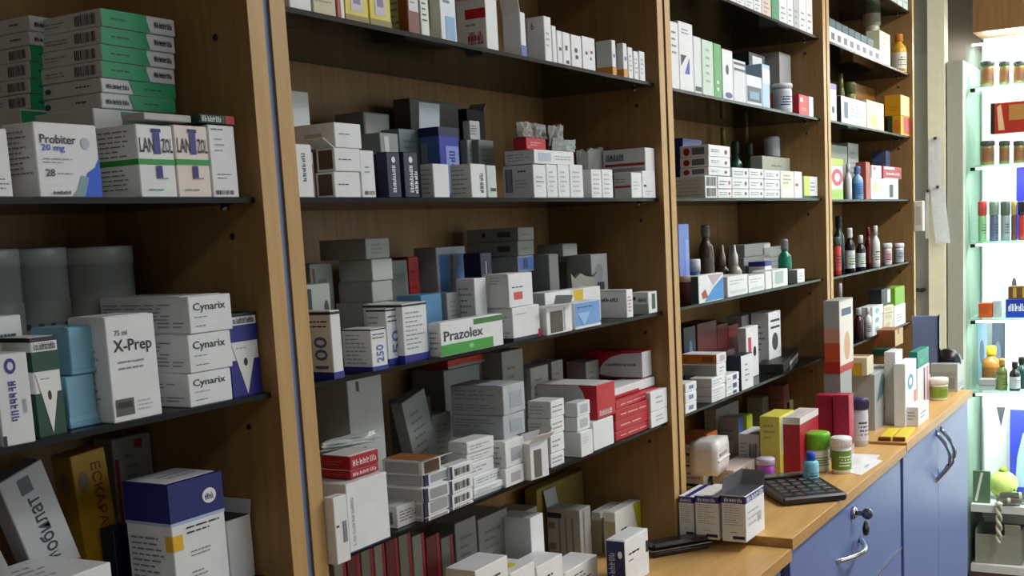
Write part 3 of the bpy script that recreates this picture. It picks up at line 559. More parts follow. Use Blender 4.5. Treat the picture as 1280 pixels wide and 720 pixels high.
def crumple(sh, row, u0, u1, v0, v1, y, z, desc, col, seed, name='crumpled_bag', cat='bag', thick=.02):
    r = random.Random(seed); P = Vector((0, y, z)); P.x = solve_u(P, Vector((1, 0, 0)), u0); Q = P.copy(); wd = solve_u(P, Vector((1, 0, 0)), u1); h = solve_v(P, Vector((0, 0, 1)), v0)
    bm = bmesh.new(); n, mr = 7, 6; fr = []; bk = []
    for j in range(mr):
        for i in range(n):
            s, t = i/(n-1), j/(mr-1); pr = math.sin(math.pi*s)**.5*(1-.55*t)
            x = wd*(s+r.uniform(-.04, .04)); zz = h*t*(1+r.uniform(-.10, .04)*t)
            fr.append(bm.verts.new((x, -thick*pr*r.uniform(.3, 1)-.001, zz))); bk.append(bm.verts.new((x, thick*pr*r.uniform(.3, 1)+.001, zz)))
    for j in range(mr-1):
        for i in range(n-1):
            a = j*n+i
            bm.faces.new([fr[a], fr[a+1], fr[a+n+1], fr[a+n]]); bm.faces.new([bk[a+1], bk[a], bk[a+n], bk[a+n+1]])
    for arr in (range(n-1), range((mr-1)*n, mr*n-1)):
        for a in arr: bm.faces.new([fr[a], bk[a], bk[a+1], fr[a+1]])
    for j in range(mr-1):
        for a in (j*n, j*n+n-1): bm.faces.new([fr[a], fr[a+n], bk[a+n], bk[a]])
    bmesh.ops.recalc_face_normals(bm, faces=bm.faces)
    o = link(name, bm, paper(col, .55)); o.location = P; reg(o, sh, row, P.x+wd/2, desc, cat); return o
zt = ITEMS[-1][0]['_top']
for i, (a, b, v) in enumerate(((646, 664, 151), (663, 682, 154), (686, 705, 155))): crumple('b2', 'lying', a, b, v, 0, .042, zt if i < 2 else top(wl)+.001, ('crumpled grey blister bag', 'small crumpled grey bag', 'crumpled grey bag with torn top')[i], ('8A8882', '767470', '807E78')[i], i, thick=.012)
crumple('b2', 'lying', 690, 719, 172, 0, .026, top(wl)+.001, 'shiny green-grey blister strip', '848E88', 9, 'blister_pack', 'pill pack', .006)
crumple('b2', 'middle', 722, 737, 187, 0, .10, Z['b2'], 'shiny dark blister strip', '5E5E5A', 12, 'blister_pack', 'pill pack', .01)
crumple('b2', 'middle', 736, 756, 184, 0, .10, Z['b2'], 'shiny silver blister strip', '8E8E8A', 14, 'blister_pack', 'pill pack', .01)
B('b2', 'front', 731, 740, 753, 211, 'low white carton', d=.05, deco=[('s', 'f', .15, .1, .85, .9, 5, 'B0B4BC')])
B('b2', 'front', None, 753.5, 767, 211, 'low white carton', d=.05, deco=[('s', 'f', .15, .1, .85, .9, 5, 'B0B4BC')])
r1 = B('b2', 'front', 768, 790, 803, 215, 'white carton with red line on grey side', deco=[('r', 'l', .05, .42, .95, .5, 'B03A40'), ('s', 'l', .1, .6, .7, .8, 2), ('s', 'f', .2, .3, .8, .7, 3, 'B0B4BC')])
B('b2', 'front', None, 803.5, 820, 213, 'white carton with black dot beside second post', d=.05, deco=[('o', 'f', .1, .4, .3, .5, '2A2A2A'), ('s', 'f', .2, .1, .8, .3, 2, 'B0B4BC')])
B('b2', 'lying', 755, 808, 820, 184, 'long carton with red line on top', z=top(r1)+.002, y0=.014, deco=[('r', 'l', .05, .28, .98, .4, 'B03A40'), ('r', 'l', .02, .05, .98, .2, 'B4A8A8'), ('W', 'l', .08, .52, .5, .8, 8, '4A4F58')])

# ------------------------------------------------------------------ second bay, middle shelf
def eut(n): return [('w', 0, .1, '26308C'), ('w', .955, .985, '24262C'), ('T', 'f', .3, .18, .75, .6, n, '5A74B4', 1), ('s', 'f', .1, .74, .9, .9, 2, '3A3E48'), ('s', 'l', .12, .15, .9, .9, 8, '9A9FA8')]
B('b3', 'front', 380, 418, 431, 388, 'white carton with vertical blue 100', y0=.008, deco=[('w', 0, .1, '26308C'), ('w', .94, .98, '24262C'), ('T', 'l', .42, .15, .85, .62, '100', '5E6E9C', 1), ('s', 'l', .2, .74, .95, .88, 2, '3A3E48')])
B('b3', 'front', 430, 466, 486, 411, 'short white carton with vertical blue 250', y0=.008, deco=eut('250'))
B('b3', 'front', 462, 486, 506, 386, 'tall white carton with vertical blue 50', y0=.03, deco=eut('50'))
B('b3', 'front', None, 506.5, 537, 380, 'tall white carton with navy base stripe', y0=.02, d=.06, deco=[('w', 0, .12, '26308C'), ('w', .95, .985, '24262C'), ('s', 'f', .1, .2, .9, .88, 9, '9A9FA8')])
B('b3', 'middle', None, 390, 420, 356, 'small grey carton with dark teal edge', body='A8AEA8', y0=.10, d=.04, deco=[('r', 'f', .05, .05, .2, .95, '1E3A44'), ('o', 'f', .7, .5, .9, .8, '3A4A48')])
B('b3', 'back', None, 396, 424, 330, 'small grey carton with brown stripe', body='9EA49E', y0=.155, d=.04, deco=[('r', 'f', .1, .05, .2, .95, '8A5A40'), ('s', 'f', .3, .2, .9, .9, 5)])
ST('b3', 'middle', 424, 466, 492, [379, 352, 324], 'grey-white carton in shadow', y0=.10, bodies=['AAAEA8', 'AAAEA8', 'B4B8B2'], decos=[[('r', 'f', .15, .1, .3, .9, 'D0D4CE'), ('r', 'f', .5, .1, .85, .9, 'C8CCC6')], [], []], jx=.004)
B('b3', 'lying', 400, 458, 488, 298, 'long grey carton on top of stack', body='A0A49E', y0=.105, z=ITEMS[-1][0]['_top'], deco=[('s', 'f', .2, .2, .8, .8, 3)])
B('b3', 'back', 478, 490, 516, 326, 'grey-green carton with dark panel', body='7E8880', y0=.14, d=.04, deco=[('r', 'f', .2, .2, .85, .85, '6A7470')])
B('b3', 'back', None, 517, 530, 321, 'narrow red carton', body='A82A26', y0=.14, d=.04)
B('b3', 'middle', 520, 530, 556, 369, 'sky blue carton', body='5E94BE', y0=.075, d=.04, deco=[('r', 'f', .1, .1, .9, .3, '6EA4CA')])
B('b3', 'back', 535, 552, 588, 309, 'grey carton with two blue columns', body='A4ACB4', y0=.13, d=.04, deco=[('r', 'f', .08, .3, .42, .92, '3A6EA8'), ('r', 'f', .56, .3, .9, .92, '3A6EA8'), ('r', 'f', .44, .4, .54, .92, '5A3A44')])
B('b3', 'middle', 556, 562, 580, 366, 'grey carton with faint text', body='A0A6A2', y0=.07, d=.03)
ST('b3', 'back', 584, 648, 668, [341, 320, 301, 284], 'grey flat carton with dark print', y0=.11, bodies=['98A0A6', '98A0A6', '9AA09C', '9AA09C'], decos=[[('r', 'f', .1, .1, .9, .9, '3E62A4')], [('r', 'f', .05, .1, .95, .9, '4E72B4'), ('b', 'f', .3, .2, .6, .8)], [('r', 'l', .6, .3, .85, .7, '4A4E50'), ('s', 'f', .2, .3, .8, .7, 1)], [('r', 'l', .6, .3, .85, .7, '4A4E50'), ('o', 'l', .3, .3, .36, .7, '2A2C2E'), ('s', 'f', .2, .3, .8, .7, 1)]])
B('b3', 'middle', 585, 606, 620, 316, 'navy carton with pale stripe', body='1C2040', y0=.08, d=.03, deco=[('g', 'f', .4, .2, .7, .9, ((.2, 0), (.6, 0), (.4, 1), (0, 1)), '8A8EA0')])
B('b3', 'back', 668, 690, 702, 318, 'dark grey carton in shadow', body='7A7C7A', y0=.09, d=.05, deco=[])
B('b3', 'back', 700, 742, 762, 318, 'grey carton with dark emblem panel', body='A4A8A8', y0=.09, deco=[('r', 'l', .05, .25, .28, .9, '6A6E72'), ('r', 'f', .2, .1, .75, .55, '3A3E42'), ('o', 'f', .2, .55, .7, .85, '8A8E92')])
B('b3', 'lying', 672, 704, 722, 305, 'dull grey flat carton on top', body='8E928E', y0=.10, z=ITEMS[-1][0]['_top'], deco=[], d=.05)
# front row from the Prazolex carton to the post
B('b3', 'front', 537, 552, 630, 404, 'white Prazolex carton with green bands', y0=.006, deco=[('r', 'f', .0, .02, .82, .34, '3FA03C'), ('r', 'f', .52, .80, 1, .97, '3F7A3C'), ('T', 'f', .05, .44, .66, .74, 'Prazolex', '3A4248'), ('o', 'f', .42, .12, .5, .26, '8ACA86'), ('s', 'l', .1, .2, .9, .8, 4, '8A9A90')])
B('b3', 'front', 574, 597, 612, 348, 'tall grey-white carton', y0=.045, deco=[('s', 'l', .1, .1, .9, .9, 9, '8E9298')])
t1 = B('b3', 'front', 606, 642, 676, 385, 'white carton with folded black base', y0=.012, deco=[('w', 0, .1, '22242A'), ('r', 'f', .92, 0, 1, .25, 'B8283C'), ('s', 'f', .1, .75, .6, .85, 1, 'A0A4AC'), ('s', 'l', .1, .1, .9, .9, 7, '9A9FA8')])
B('b3', 'lying', 604, 637, 667, 343, 'white carton with red square', y0=.013, z=top(t1), rot=1.5, deco=[('r', 'f', .2, .22, .55, .45, 'D0483C'), ('s', 'f', .12, .55, .9, .66, 1, '22252A'), ('s', 'l', .3, .7, .8, .95, 3, '8E9298')])
o = B('b3', 'front', 681, 684, 716, 384, 'small open white carton with dark mouth', y0=.004, d=.03, deco=[('r', 'f', .14, .06, .62, .82, '4A4438'), ('r', 'f', .66, .08, .72, .9, 'B0B4B4')]); flap(o, 'f', .012, 80, inner='E8E8E6'); flap(o, 'r', .014, 30, inner='E0E0DE')  # dark front panel paints in the shade of the opening
B('b3', 'middle', None, 683, 716, 366, 'white carton behind the small open one', y0=.05, d=.03, deco=[('s', 'f', .1, .6, .7, .75, 1, '8A8FA8')])
B('b3', 'front', 716, 719, 751, 379, 'sky blue fronted low carton', y0=.006, d=.03, cols={'f': '6C9CD8'}, deco=[('s', 'f', .1, .75, .9, .88, 1, '2A3A78'), ('g', 'f', .1, .1, .6, .6, TRI, '9ABCE8'), ('r', 'f', 0, 0, 1, .1, 'D8DCE0')])
yb = B('b3', 'front', 735, 784, 792, 362, 'long white carton with dark lettering', y0=.014, deco=[('W', 'l', .16, .58, .8, .72, 6, '3A3E48'), ('s', 'f', .2, .2, .8, .8, 5, 'B05060'), ('r', 'l', .0, .93, 1, 1, 'C8CCD0')])
B('b3', 'middle', 712, 716, 752, 362, 'white carton with yellow patch', y0=.05, d=.03, deco=[('g', 'f', .05, .55, .4, .98, ((.2, 0), (.9, 0), (1, 1), (0, 1)), 'D8B838')])
crumple('b3', 'middle', 716, 748, 344, 0, .085, Z['b3'], 'torn shiny blister pack', '8A8A82', 21, 'blister_pack', 'pill pack', .008)
B('b3', 'front', 790, 811, 822, 365, 'pale green carton beside second post', y0=.012, deco=[('r', 'l', .0, .0, 1, .45, 'A8B8AC'), ('o', 'l', .1, .62, .25, .8, '2A3034'), ('W', 'l', .4, .55, .9, .75, 6, '4A6A64'), ('r', 'f', .4, .2, .75, .9, '4A6A58')])
# ------------------------------------------------------------------ second bay, lower shelf
B('b4', 'back', 400, 446, 488, 470, 'large grey-white carton with vertical print', body='B4B6B4', y0=.10, d=None, deco=[('W', 'f', .28, .12, .42, .5, 6, '4A4E50', 1), ('r', 'f', .25, .88, .32, .95, '3A3C3C')])
red = [('W', 'f', .08, .25, .92, .7, 7, 'E8C8C8'), ('s', 'l', .1, .3, .9, .7, 2, 'C86A6A')]
bw = B('b4', 'front', 406, 438, 489, 606, 'big blank white carton', y0=.004, d=.10, deco=[('W', 'f', .08, .1, .15, .8, 12, 'A4A8AC', 1), ('w', .0, .02, '3A4270')])
B('b4', 'front', None, 407, 425, 628, 'narrow white carton beside the first post', y0=-.012, d=.014, deco=[('b', 'f', .55, .3, .85, .62), ('r', 'f', .1, .55, .3, .58, '22252A')])
ST('b4', 'lying', 402, 438, 474, [589, 571], 'red flat carton with pale lettering', z=top(bw)+.001, y0=.012, bodies=['B01C2A']*2, decos=[red]*2, cols=[{'t': 'E0DEDC'}]*2, jr=3)
crumple('b4', 'lying', 402, 470, 555, 0, .07, ITEMS[-1][0]['_top'], 'rumpled white paper leaflet', 'C8CCCC', 31, 'paper_leaflet', 'paper', .03)
nv = [('r', 'f', 0, 0, .12, 1, '1C2048'), ('r', 'f', .2, .15, .92, .85, '9A9EA0'), ('r', 'l', .08, .1, .92, .88, 'B4B2AE'), ('r', 'l', .96, 0, 1, 1, '1C2048')]
ST('b4', 'front', 478, 532, 562, [648, 629, 611, 594], 'white carton with navy edge and grey panel', y0=.004, decos=[nv]*4, jr=2.5, jx=.006)
oo = B('b4', 'lying', 478, 528, 552, 577, 'open white carton with orange-brown inside', y0=.008, z=ITEMS[-1][0]['_top'], deco=[('r', 'l', .08, .1, .92, .88, 'A8A6A2'), ('r', 'f', .1, .1, .9, .9, '5A3A20')]); flap(oo, 'f', .02, 75, inner='D8D4CC'); paint_mouth(oo, '9A6030'); ITEMS[-1][0]['_top'] += .001
B('b4', 'front', 484, 497, 531, 634, 'low grey-sided carton', y0=.02, d=.05, body='C4C6C4')
bc = [('b', 'f', .2, .2, .85, .75), ('r', 'f', 0, 0, .1, 1, '2A2E50'), ('s', 't', .1, .3, .9, .8, 2, '8A9A98')]
ST('b4', 'front', 548, 562.5, 592, [638, 620, 602, 584], 'white carton with barcode end', y0=.004, decos=[bc]*4, jr=2, jx=.004)
tl = [('s', 'f', .1, .25, .9, .75, 2, '8A9298'), ('r', 't', .05, .2, .9, .32, '2E8A7C'), ('s', 't', .1, .5, .8, .8, 2, '9AA2AC')]
ST('b4', 'front', 575, 592.5, 632, [627, 612, 597], 'thin white carton with teal stripe', y0=.012, decos=[tl]*3, jr=3, jx=.006)
ST('b4', 'lying', 560, 584, 618, [582, 568, 554], 'thin white carton with teal lines', z=ITEMS[-1][0]['_top'], y0=.02, decos=[tl]*3, jr=3, jx=.004)
ST('b4', 'front', 606, 632.5, 656, [587, 553], 'white carton with grey corner print', y0=.008, decos=[[('r', 'f', .3, .2, .8, .7, 'A8ACB4'), ('s', 'l', .1, .1, .9, .9, 4, '9A9FA8')]]*2)
gb = [('s', 'l', .08, .5, .9, .9, 3, '7E868C'), ('s', 'l', .08, .12, .9, .4, 3, '7E868C'), ('r', 'f', .3, .2, .85, .75, '9EA4AC')]
ST('b4', 'lying', 565, 630, 657, [521, 483], 'large grey carton with printed side', y0=.02, z=ITEMS[-1][0]['_top'], bodies=['B2B8BC']*2, decos=[gb]*2)
o = B('b4', 'front', 655, 664, 687, 555, 'torn open white carton with crumpled flaps', y0=-.002, d=.02, deco=[('r', 'f', .2, .05, .6, .8, '6A665E')], rot=-8); flap(o, 'f', .02, 50, inner='E4E4E0'); flap(o, 'r', .02, 40, inner='D8D8D4'); flap(o, 'b', .014, -20)
ws = [('s', 'f', .1, .25, .9, .8, 2, '9A9088'), ('s', 'l', .1, .2, .9, .8, 3, 'B0A8A4')]
ST('b4', 'front', 660, 689, 706, [568, 545, 524, 502], 'white carton with pinkish print', y0=.012, decos=[ws]*4)
wq = B('b4', 'front', 707, 727, 742, 541, 'white cube carton', y0=.006, d=.045, deco=[('s', 'f', .15, .5, .8, .8, 3, 'B0B4BC')])
ST('b4', 'lying', 706, 722, 738, [522, 504], 'small white carton with grey print', z=top(wq), y0=.012, decos=[[('r', 'f', .2, .2, .8, .8, 'B8BCC4')]]*2)
we = B('b4', 'front', None, 742.5, 768, 528, 'blank white carton below the curved red one', y0=.01, d=.06, deco=[])
ELL = tuple((1-math.cos(math.pi/2*i/10), 1-.0-(1-math.sin(math.pi/2*(1-i/10)))*1) for i in range(11))
B('b4', 'lying', 668, 747, 770, 482, 'red carton with curved white side', body='C02430', y0=.01, z=top(we)+.001, cols={'l': 'D4D8D8', 't': 'D4D8D8'}, deco=[('g', 'l', .72, .0, 1, 1, ((.3, 0), (1, 0), (1, 1), (.0, 1), (.25, .8), (.4, .5), (.42, .3)), 'C02430'), ('W', 'f', .1, .08, .8, .24, 8, 'E4D0D0'), ('s', 'l', .1, .3, .6, .5, 2, '9AA0A0')])
rd = [('s', 'f', .1, .3, .9, .7, 1, 'E0B0B0'), ('s', 'l', .1, .3, .9, .7, 1, 'D89090')]
rs = ST('b4', 'front', None, 770, 824, [541, 527, 513, 503], 'flat red carton', y0=.012, bodies=['B82430']*4, decos=[rd]*4, d=.06)
ST('b4', 'front', None, 825, 845, [512, 487], 'white carton beside second post', y0=.006, decos=[[('s', 'f', .3, .3, .8, .8, 2, 'A0A4AC')]]*2, d=.06)
b_ = B('b4', 'lying', None, 772, 824, 485, 'white flat carton above the red ones', y0=.03, z=top(rs[-1])+.001, d=.05, deco=[('r', 'f', 0, 0, .6, .3, 'B82430')])
B('b4', 'lying', 740, 813, 825, 437, 'large red carton with white half oval', body='B01C2A', y0=.035, z=top(b_)+.001, cols={'f': 'D8DCDC'}, deco=[('g', 'l', .28, .04, 1, .97, ((.0, .1), (.02, .35), (.12, .6), (.3, .82), (.55, .95), (1, 1), (1, 0), (.3, 0)), 'D0D6D8'), ('W', 'l', .38, .46, .9, .56, 15, '3A3040')])
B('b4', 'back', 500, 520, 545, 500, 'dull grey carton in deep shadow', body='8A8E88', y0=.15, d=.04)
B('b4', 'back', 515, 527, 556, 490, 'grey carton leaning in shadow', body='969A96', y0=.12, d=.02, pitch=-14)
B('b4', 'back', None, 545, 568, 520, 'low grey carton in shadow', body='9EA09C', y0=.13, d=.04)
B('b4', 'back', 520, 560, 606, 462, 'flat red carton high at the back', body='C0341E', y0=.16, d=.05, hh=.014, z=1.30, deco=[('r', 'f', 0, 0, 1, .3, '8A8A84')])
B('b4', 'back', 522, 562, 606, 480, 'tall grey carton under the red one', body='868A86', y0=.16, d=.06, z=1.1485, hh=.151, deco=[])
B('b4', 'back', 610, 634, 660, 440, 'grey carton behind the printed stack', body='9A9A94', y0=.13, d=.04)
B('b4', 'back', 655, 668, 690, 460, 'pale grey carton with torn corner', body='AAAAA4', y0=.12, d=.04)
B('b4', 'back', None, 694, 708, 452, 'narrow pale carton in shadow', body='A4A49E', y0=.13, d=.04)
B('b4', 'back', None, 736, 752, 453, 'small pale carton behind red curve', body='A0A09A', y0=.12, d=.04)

# ------------------------------------------------------------------ second bay, counter level
for i, (a, b) in enumerate(((430, 445), (446, 462), (463, 478), (479, 492), (493, 508), (509, 524), (525, 540), (541, 558), (559, 574))):
    B('b5', 'back', None, a, b, 664+i*1.2, ('grey folder spine with red stripe', 'grey-green folder spine', 'dark red folder spine')[(i*2) % 3], body=('8A8A82', '76786E', '6A2426')[(i*2) % 3], y0=.13, d=.10, deco=[('r', 'f', .72, 0, .95, 1, 'A02430')], name='folder', cat='folder')
B('b5', 'back', None, 576, 602, 655, 'grey carton with dark corner', body='8A8A86', y0=.15, d=.08); B('b5', 'back', None, 604, 640, 650, 'grey carton against the back', body='8E8E8A', y0=.15, d=.08)
B('b5', 'back', None, 645, 676, 646, 'grey carton with pale edge', body='94948E', y0=.17, d=.06)
o = B('b5', 'middle', 686, 727, 741, 638, 'grey carton with vertical slots and raised flap', body='A8A8A4', y0=.13, deco=[('s', 'l', .05, .1, .3, .9, 2, '6E6E6A'), ('r', 'l', .35, .05, .4, .85, '7E7E7A'), ('r', 'l', .55, .05, .6, .85, '7E7E7A'), ('r', 'l', .75, .05, .8, .85, '7E7E7A'), ('r', 'l', .03, .82, .45, .92, '2A2C40'), ('r', 'f', .3, .1, .4, .95, '8E8E8A')]); flap(o, 'b', .03, 10, inner='B0B0AC')
B('b5', 'middle', None, 668, 684, 648, 'white carton edge with red mark', y0=.10, d=.06, deco=[('r', 'f', .6, .2, .9, .4, 'B03038')])
B('b5', 'back', None, 690, 745, 606, 'mustard carton in shadow behind', body='8A7A3A', y0=.205, d=.025, deco=[])
for i, (a, b, v) in enumerate(((600, 640, 714), (642, 672, 717), (674, 706, 709), (708, 748, 716))): B('b5', 'front', a-20, a, b, v, ('flat white carton cut by bottom edge', 'white carton with yellow dot', 'white carton with pale lid', 'low white carton with grey print')[i], y0=.05, d=.05, deco=[('o', 't', .3, .3, .7, .7, 'D8D040')] if i == 1 else None)
B('b5', 'front', 759, 783, 812, 677, 'white carton with navy side and white circle', y0=-.01, cols={'l': '1E2260'}, deco=[('o', 'l', .62, .62, .85, .78, 'E8E8F0'), ('W', 'l', .15, .1, .45, .75, 7, 'A8ACC8', 1), ('s', 'f', .15, .62, .75, .75, 1, '22252A'), ('s', 'f', .15, .5, .45, .58, 1, '6A6E78'), ('r', 'f', .88, .5, .98, .75, '22242A')])
for i, (a, b, c_, yy) in enumerate(((773, 784, 808, .125), (787, 801, 830, .085))):
    B('b5', 'middle', a, b, c_, 624+i, ('white carton with olive corner, rear of pair', 'white carton with olive corner, front of pair')[i], y0=yy, body='E0E2DC', deco=[('r', 'l', 0, 0, 1, .8, 'B8B090'), ('s', 'f', .2, .5, .6, .62, 1, '3A3E48'), ('g', 'f', .7, .3, 1, 1, ((.6, 0), (1, .2), (1, 1), (0, 1)), 'B8B42E')])
kb_ = [('w', .84, .99, '2C2C84'), ('r', 't', .0, .25, 1, .6, '2C2C84'), ('W', 'l', .12, .87, .88, .95, 7, 'D8DAEC'), ('s', 'l', .12, .35, .9, .82, 9, 'A8A8A4'), ('r', 'l', .45, .06, .95, .13, '2A2C34'), ('s', 'l', .35, .18, .7, .24, 1), ('s', 'f', .1, .3, .8, .7, 3, 'B8BCC8'), ('b', 'f', .6, .3, .8, .5, 'A8ACB4')]
B('cw', 'row', 841, 868, 905, 621, 'white carton with navy band, farthest of three', y0=-.0125, d=.029, deco=kb_, wid=.1); B('cw', 'row', 870, 899, 930, 621, 'white carton with navy band, middle of three', y0=-.064, deco=kb_, wid=.1)
kb2 = kb_+[('W', 'f', .06, .855, .94, .975, 7, 'D8DAEC')]
o = B('cw', 'row', 903, 933, 953, 621, 'open white carton with navy band, nearest of three', y0=-.117, deco=[k for k in kb2 if k[1] != 't'], wid=.1); paint_mouth(o, '46484C'); flap(o, 'b', .03, -8, inner='5E6064'); flap(o, 'r', .028, 25, inner='6E7074'); flap(o, 'l', .012, 70, inner='E4E4E4')

# black folding phone lying on the lower counter
ph = empty('phone', (.938, -.016, .9185), math.radians(-37))
link('shell', box(-.06, .06, -.020, .020, 0, .012, .004), plastic('1A1B1D', .2), ph); link('upper_shell', box(-.058, .058, -.019, .019, .013, .024, .005), plastic('24262A', .15), ph); link('silver_trim', box(-.0605, .0605, -.0205, .0205, .0112, .0132), metal('8C9094', .3), ph)
tag(ph, 'black glossy folded phone lying beside the navy-banded cartons', 'phone')

# ------------------------------------------------------------------ third bay
for i, (a, b, c_, dsc) in enumerate(((912, 920, 'E4E6E8', 'white'), (920.5, 931, 'E4E6E8', 'white'), (931.5, 942, 'E0E2E4', 'white'), (942.5, 952, 'E4E6E8', 'white'), (952.5, 964, 'D8C8B8', 'pinkish cream'), (965, 974, '3A9460', 'green'), (974.5, 984, 'E4E6E8', 'white'), (984.5, 992, 'E4E6E8', 'white'), (992.5, 999, 'B8BCBC', 'grey'), (999.5, 1008, 'ECEEEE', 'white'), (1008.5, 1016, 'E4E0DC', 'off-white'))):
    B('c0', 'front', None, a, b, -30, dsc+' upright carton', body=c_, d=.06, deco=[('s', 'f', .2, .05, .8, .4, 3)])
B('c0', 'back', None, 842, 866, -20, 'dark blue carton seen through glass', body='24466E', y0=.10, d=.06)
c1 = [(839, 850, 25, 'E4E6E8', 'tall white carton', [('s', 'f', .2, .5, .8, .9, 4)]), (850.5, 868, 25, 'E4E6E8', 'tall white carton with blue triangle', [('g', 'f', .2, .25, .7, .5, ((.3, 0), (1, 0), (1, 1)), '2A3AA8'), ('g', 'f', .1, .35, .5, .52, ((0, 0), (1, 1), (0, 1)), '22262E'), ('s', 'f', .2, .82, .8, .92, 2)]), (868.5, 878, 44, 'DCDEE0', 'white carton with dark base mark', [('r', 'f', .1, .04, .9, .12, '2A2C30')]),
      (879, 893, 48, 'C8DCCC', 'pale green carton', [('s', 'f', .3, .2, .7, .9, 5, '9AB0A0')]), (893.5, 903, 53, '58A45C', 'green carton with white dots', [('o', 'f', .3, .25, .6, .32, 'E0F0E0'), ('o', 'f', .3, .12, .6, .19, 'E0F0E0')]), (904, 917, 60, 'E4E6EA', 'white carton with dark oval', [('o', 'f', .3, .5, .6, .7, '26282E'), ('o', 'f', .2, .03, .9, .15, '3A3A78')]),
      (917.5, 933, 73, 'D4D4DA', 'pale carton with dark top stripes', [('r', 'f', .05, .88, .95, .94, '2C3A40'), ('r', 'f', .05, .74, .95, .8, '2C3A40')]), (933.5, 953, 92, 'D8DCE4', 'low carton with dark blue picture', [('r', 'f', .05, .1, .95, .62, '26384E'), ('r', 'f', .2, .2, .8, .45, '7A9AB8')]), (953.5, 963, 79, 'A8C8E4', 'light blue carton', [('r', 'f', 0, .55, 1, .9, 'DCE4EE')])]
for a, b, v, c_, dsc, dec in c1: B('c1', 'front', None, a, b, v, dsc, body=c_, d=.05, deco=dec)
B('c1', 'back', None, 938, 958, 64, 'dark teal carton with white square', body='1C3038', y0=.08, d=.04, deco=[('r', 'f', .2, .55, .8, .95, 'D4D8D8')])
B('c1', 'back', 958, 976, 990, 64, 'tall grey carton with orange logo', body='AEB0B0', y0=.08, d=.05, deco=[('o', 'l', .3, .1, .9, .4, 'D05028')])
V('c1', 'front', 966, 991, 105, .03, 'squat white jar with purple print', 'jar', 'DCE0E4', 'E4E8EC', label='D8DCE4', lettering='4A4A80', capfrac=.15)
B('c1', 'front', 993, 999, 1011, 117, 'red carton with white print', body='C42638', d=.04, deco=[('r', 'f', .1, .65, .4, .85, 'E8D8D8'), ('s', 'f', .2, .2, .8, .4, 2, 'E0B0B8')])
B('c1', 'front', None, 1011.5, 1017, 120, 'narrow white carton beside third post', d=.04, deco=[])
# red-dot stacks
rdot = [('r', 'l', .42, .2, .85, .8, '6A6C72'), ('o', 'l', .12, .15, .34, .8, '9A1C28'), ('s', 'f', .1, .35, .6, .7, 2, '5A5F70'), ('o', 'f', .72, .25, .84, .65, '9A1C28')]
w2 = B('c2', 'front', 845, 882, 897, 219, 'white carton with barcode front', y0=.01, deco=[('b', 'f', .1, .55, .9, .95), ('b', 'f', .1, .08, .9, .45), ('s', 'l', .05, .1, .95, .9, 5, 'C0C4C8')])
ST('c2', 'lying', 850, 886, 913, [208, 195, 180], 'white carton with red dots', z=top(w2)+.0005, y0=.011, decos=[rdot]*3, jr=1.5)
sm = lambda c: [('s', 'f', .1, .25, .7, .75, 2, '5A5F70'), ('o', 'f', .74, .3, .88, .7, c)]
for k, (a, b, vs, c_, dsc) in enumerate(((897.5, 915, [236, 220], 'B85060', 'small white carton with pink print'), (915.5, 936, [236, 222, 209], '30356A', 'small white carton with navy dot'), (936.5, 955, [236, 223, 210], '6A6E8A', 'small white carton with grey print'), (955.5, 975, [237, 224, 212], '7AA0B8', 'small white carton with pale blue print'))):
    ST('c2', 'front', None, a, b, vs, dsc, decos=[sm(c_)]*len(vs), y0=.008, jr=1, d=.05)
B('c2', 'front', None, 976, 993, 213, 'cream carton with rounded window', body='E0DECC', d=.04, deco=[('r', 'f', .1, .08, .8, .35, 'F0F0E8'), ('s', 'f', .2, .5, .8, .9, 3)])
B('c2', 'front', None, 993.5, 1003, 214, 'narrow white carton with pink corner', d=.04, deco=[('r', 'f', .1, .45, .5, .55, 'B84A70')])
B('c2', 'front', None, 1008, 1025, 220, 'lime edged white carton beside third post', y0=.02, d=.04, deco=[('r', 'f', 0, 0, .4, 1, 'C4D85A'), ('r', 'f', 0, 0, 1, .12, '2C4A34'), ('s', 'f', .45, .3, .9, .8, 3)])
B('c2', 'back', None, 992, 1022, 198, 'pale grey-green carton', body='B4B8A8', y0=.09, d=.03, deco=[('s', 'f', .3, .75, .95, .85, 1, '7A7E70'), ('r', 'f', .45, .1, .95, .45, '4A6A84')])
V('c2', 'back', 957, 976, 171, .13, 'dark bottle with rounded white cap', 'jar', '3A444E', 'DCE0E4', capfrac=.3, label='6A7888', cat='bottle', name='bottle'); 
for u, v, c_ in ((921, 160, '1E5A44'), (938, 163, '1E4E3C')): V('c2', 'back', u-9, u+9, v+16, .16, 'dark green glass bottle', 'bottle', c_, '2E4A3E', label='2E6A50')
for u in (906, 935, 961): V('c2', 'back', u-6, u+6, 158 if u > 910 else 160, .20, 'amber dropper bottle at the back', 'bottle', '6A5A22', '8A7A30')
B('c2', 'back', 846, 856, 880, 172, 'royal blue carton behind the red-dot stack', body='2A3A88', y0=.12, d=.03)
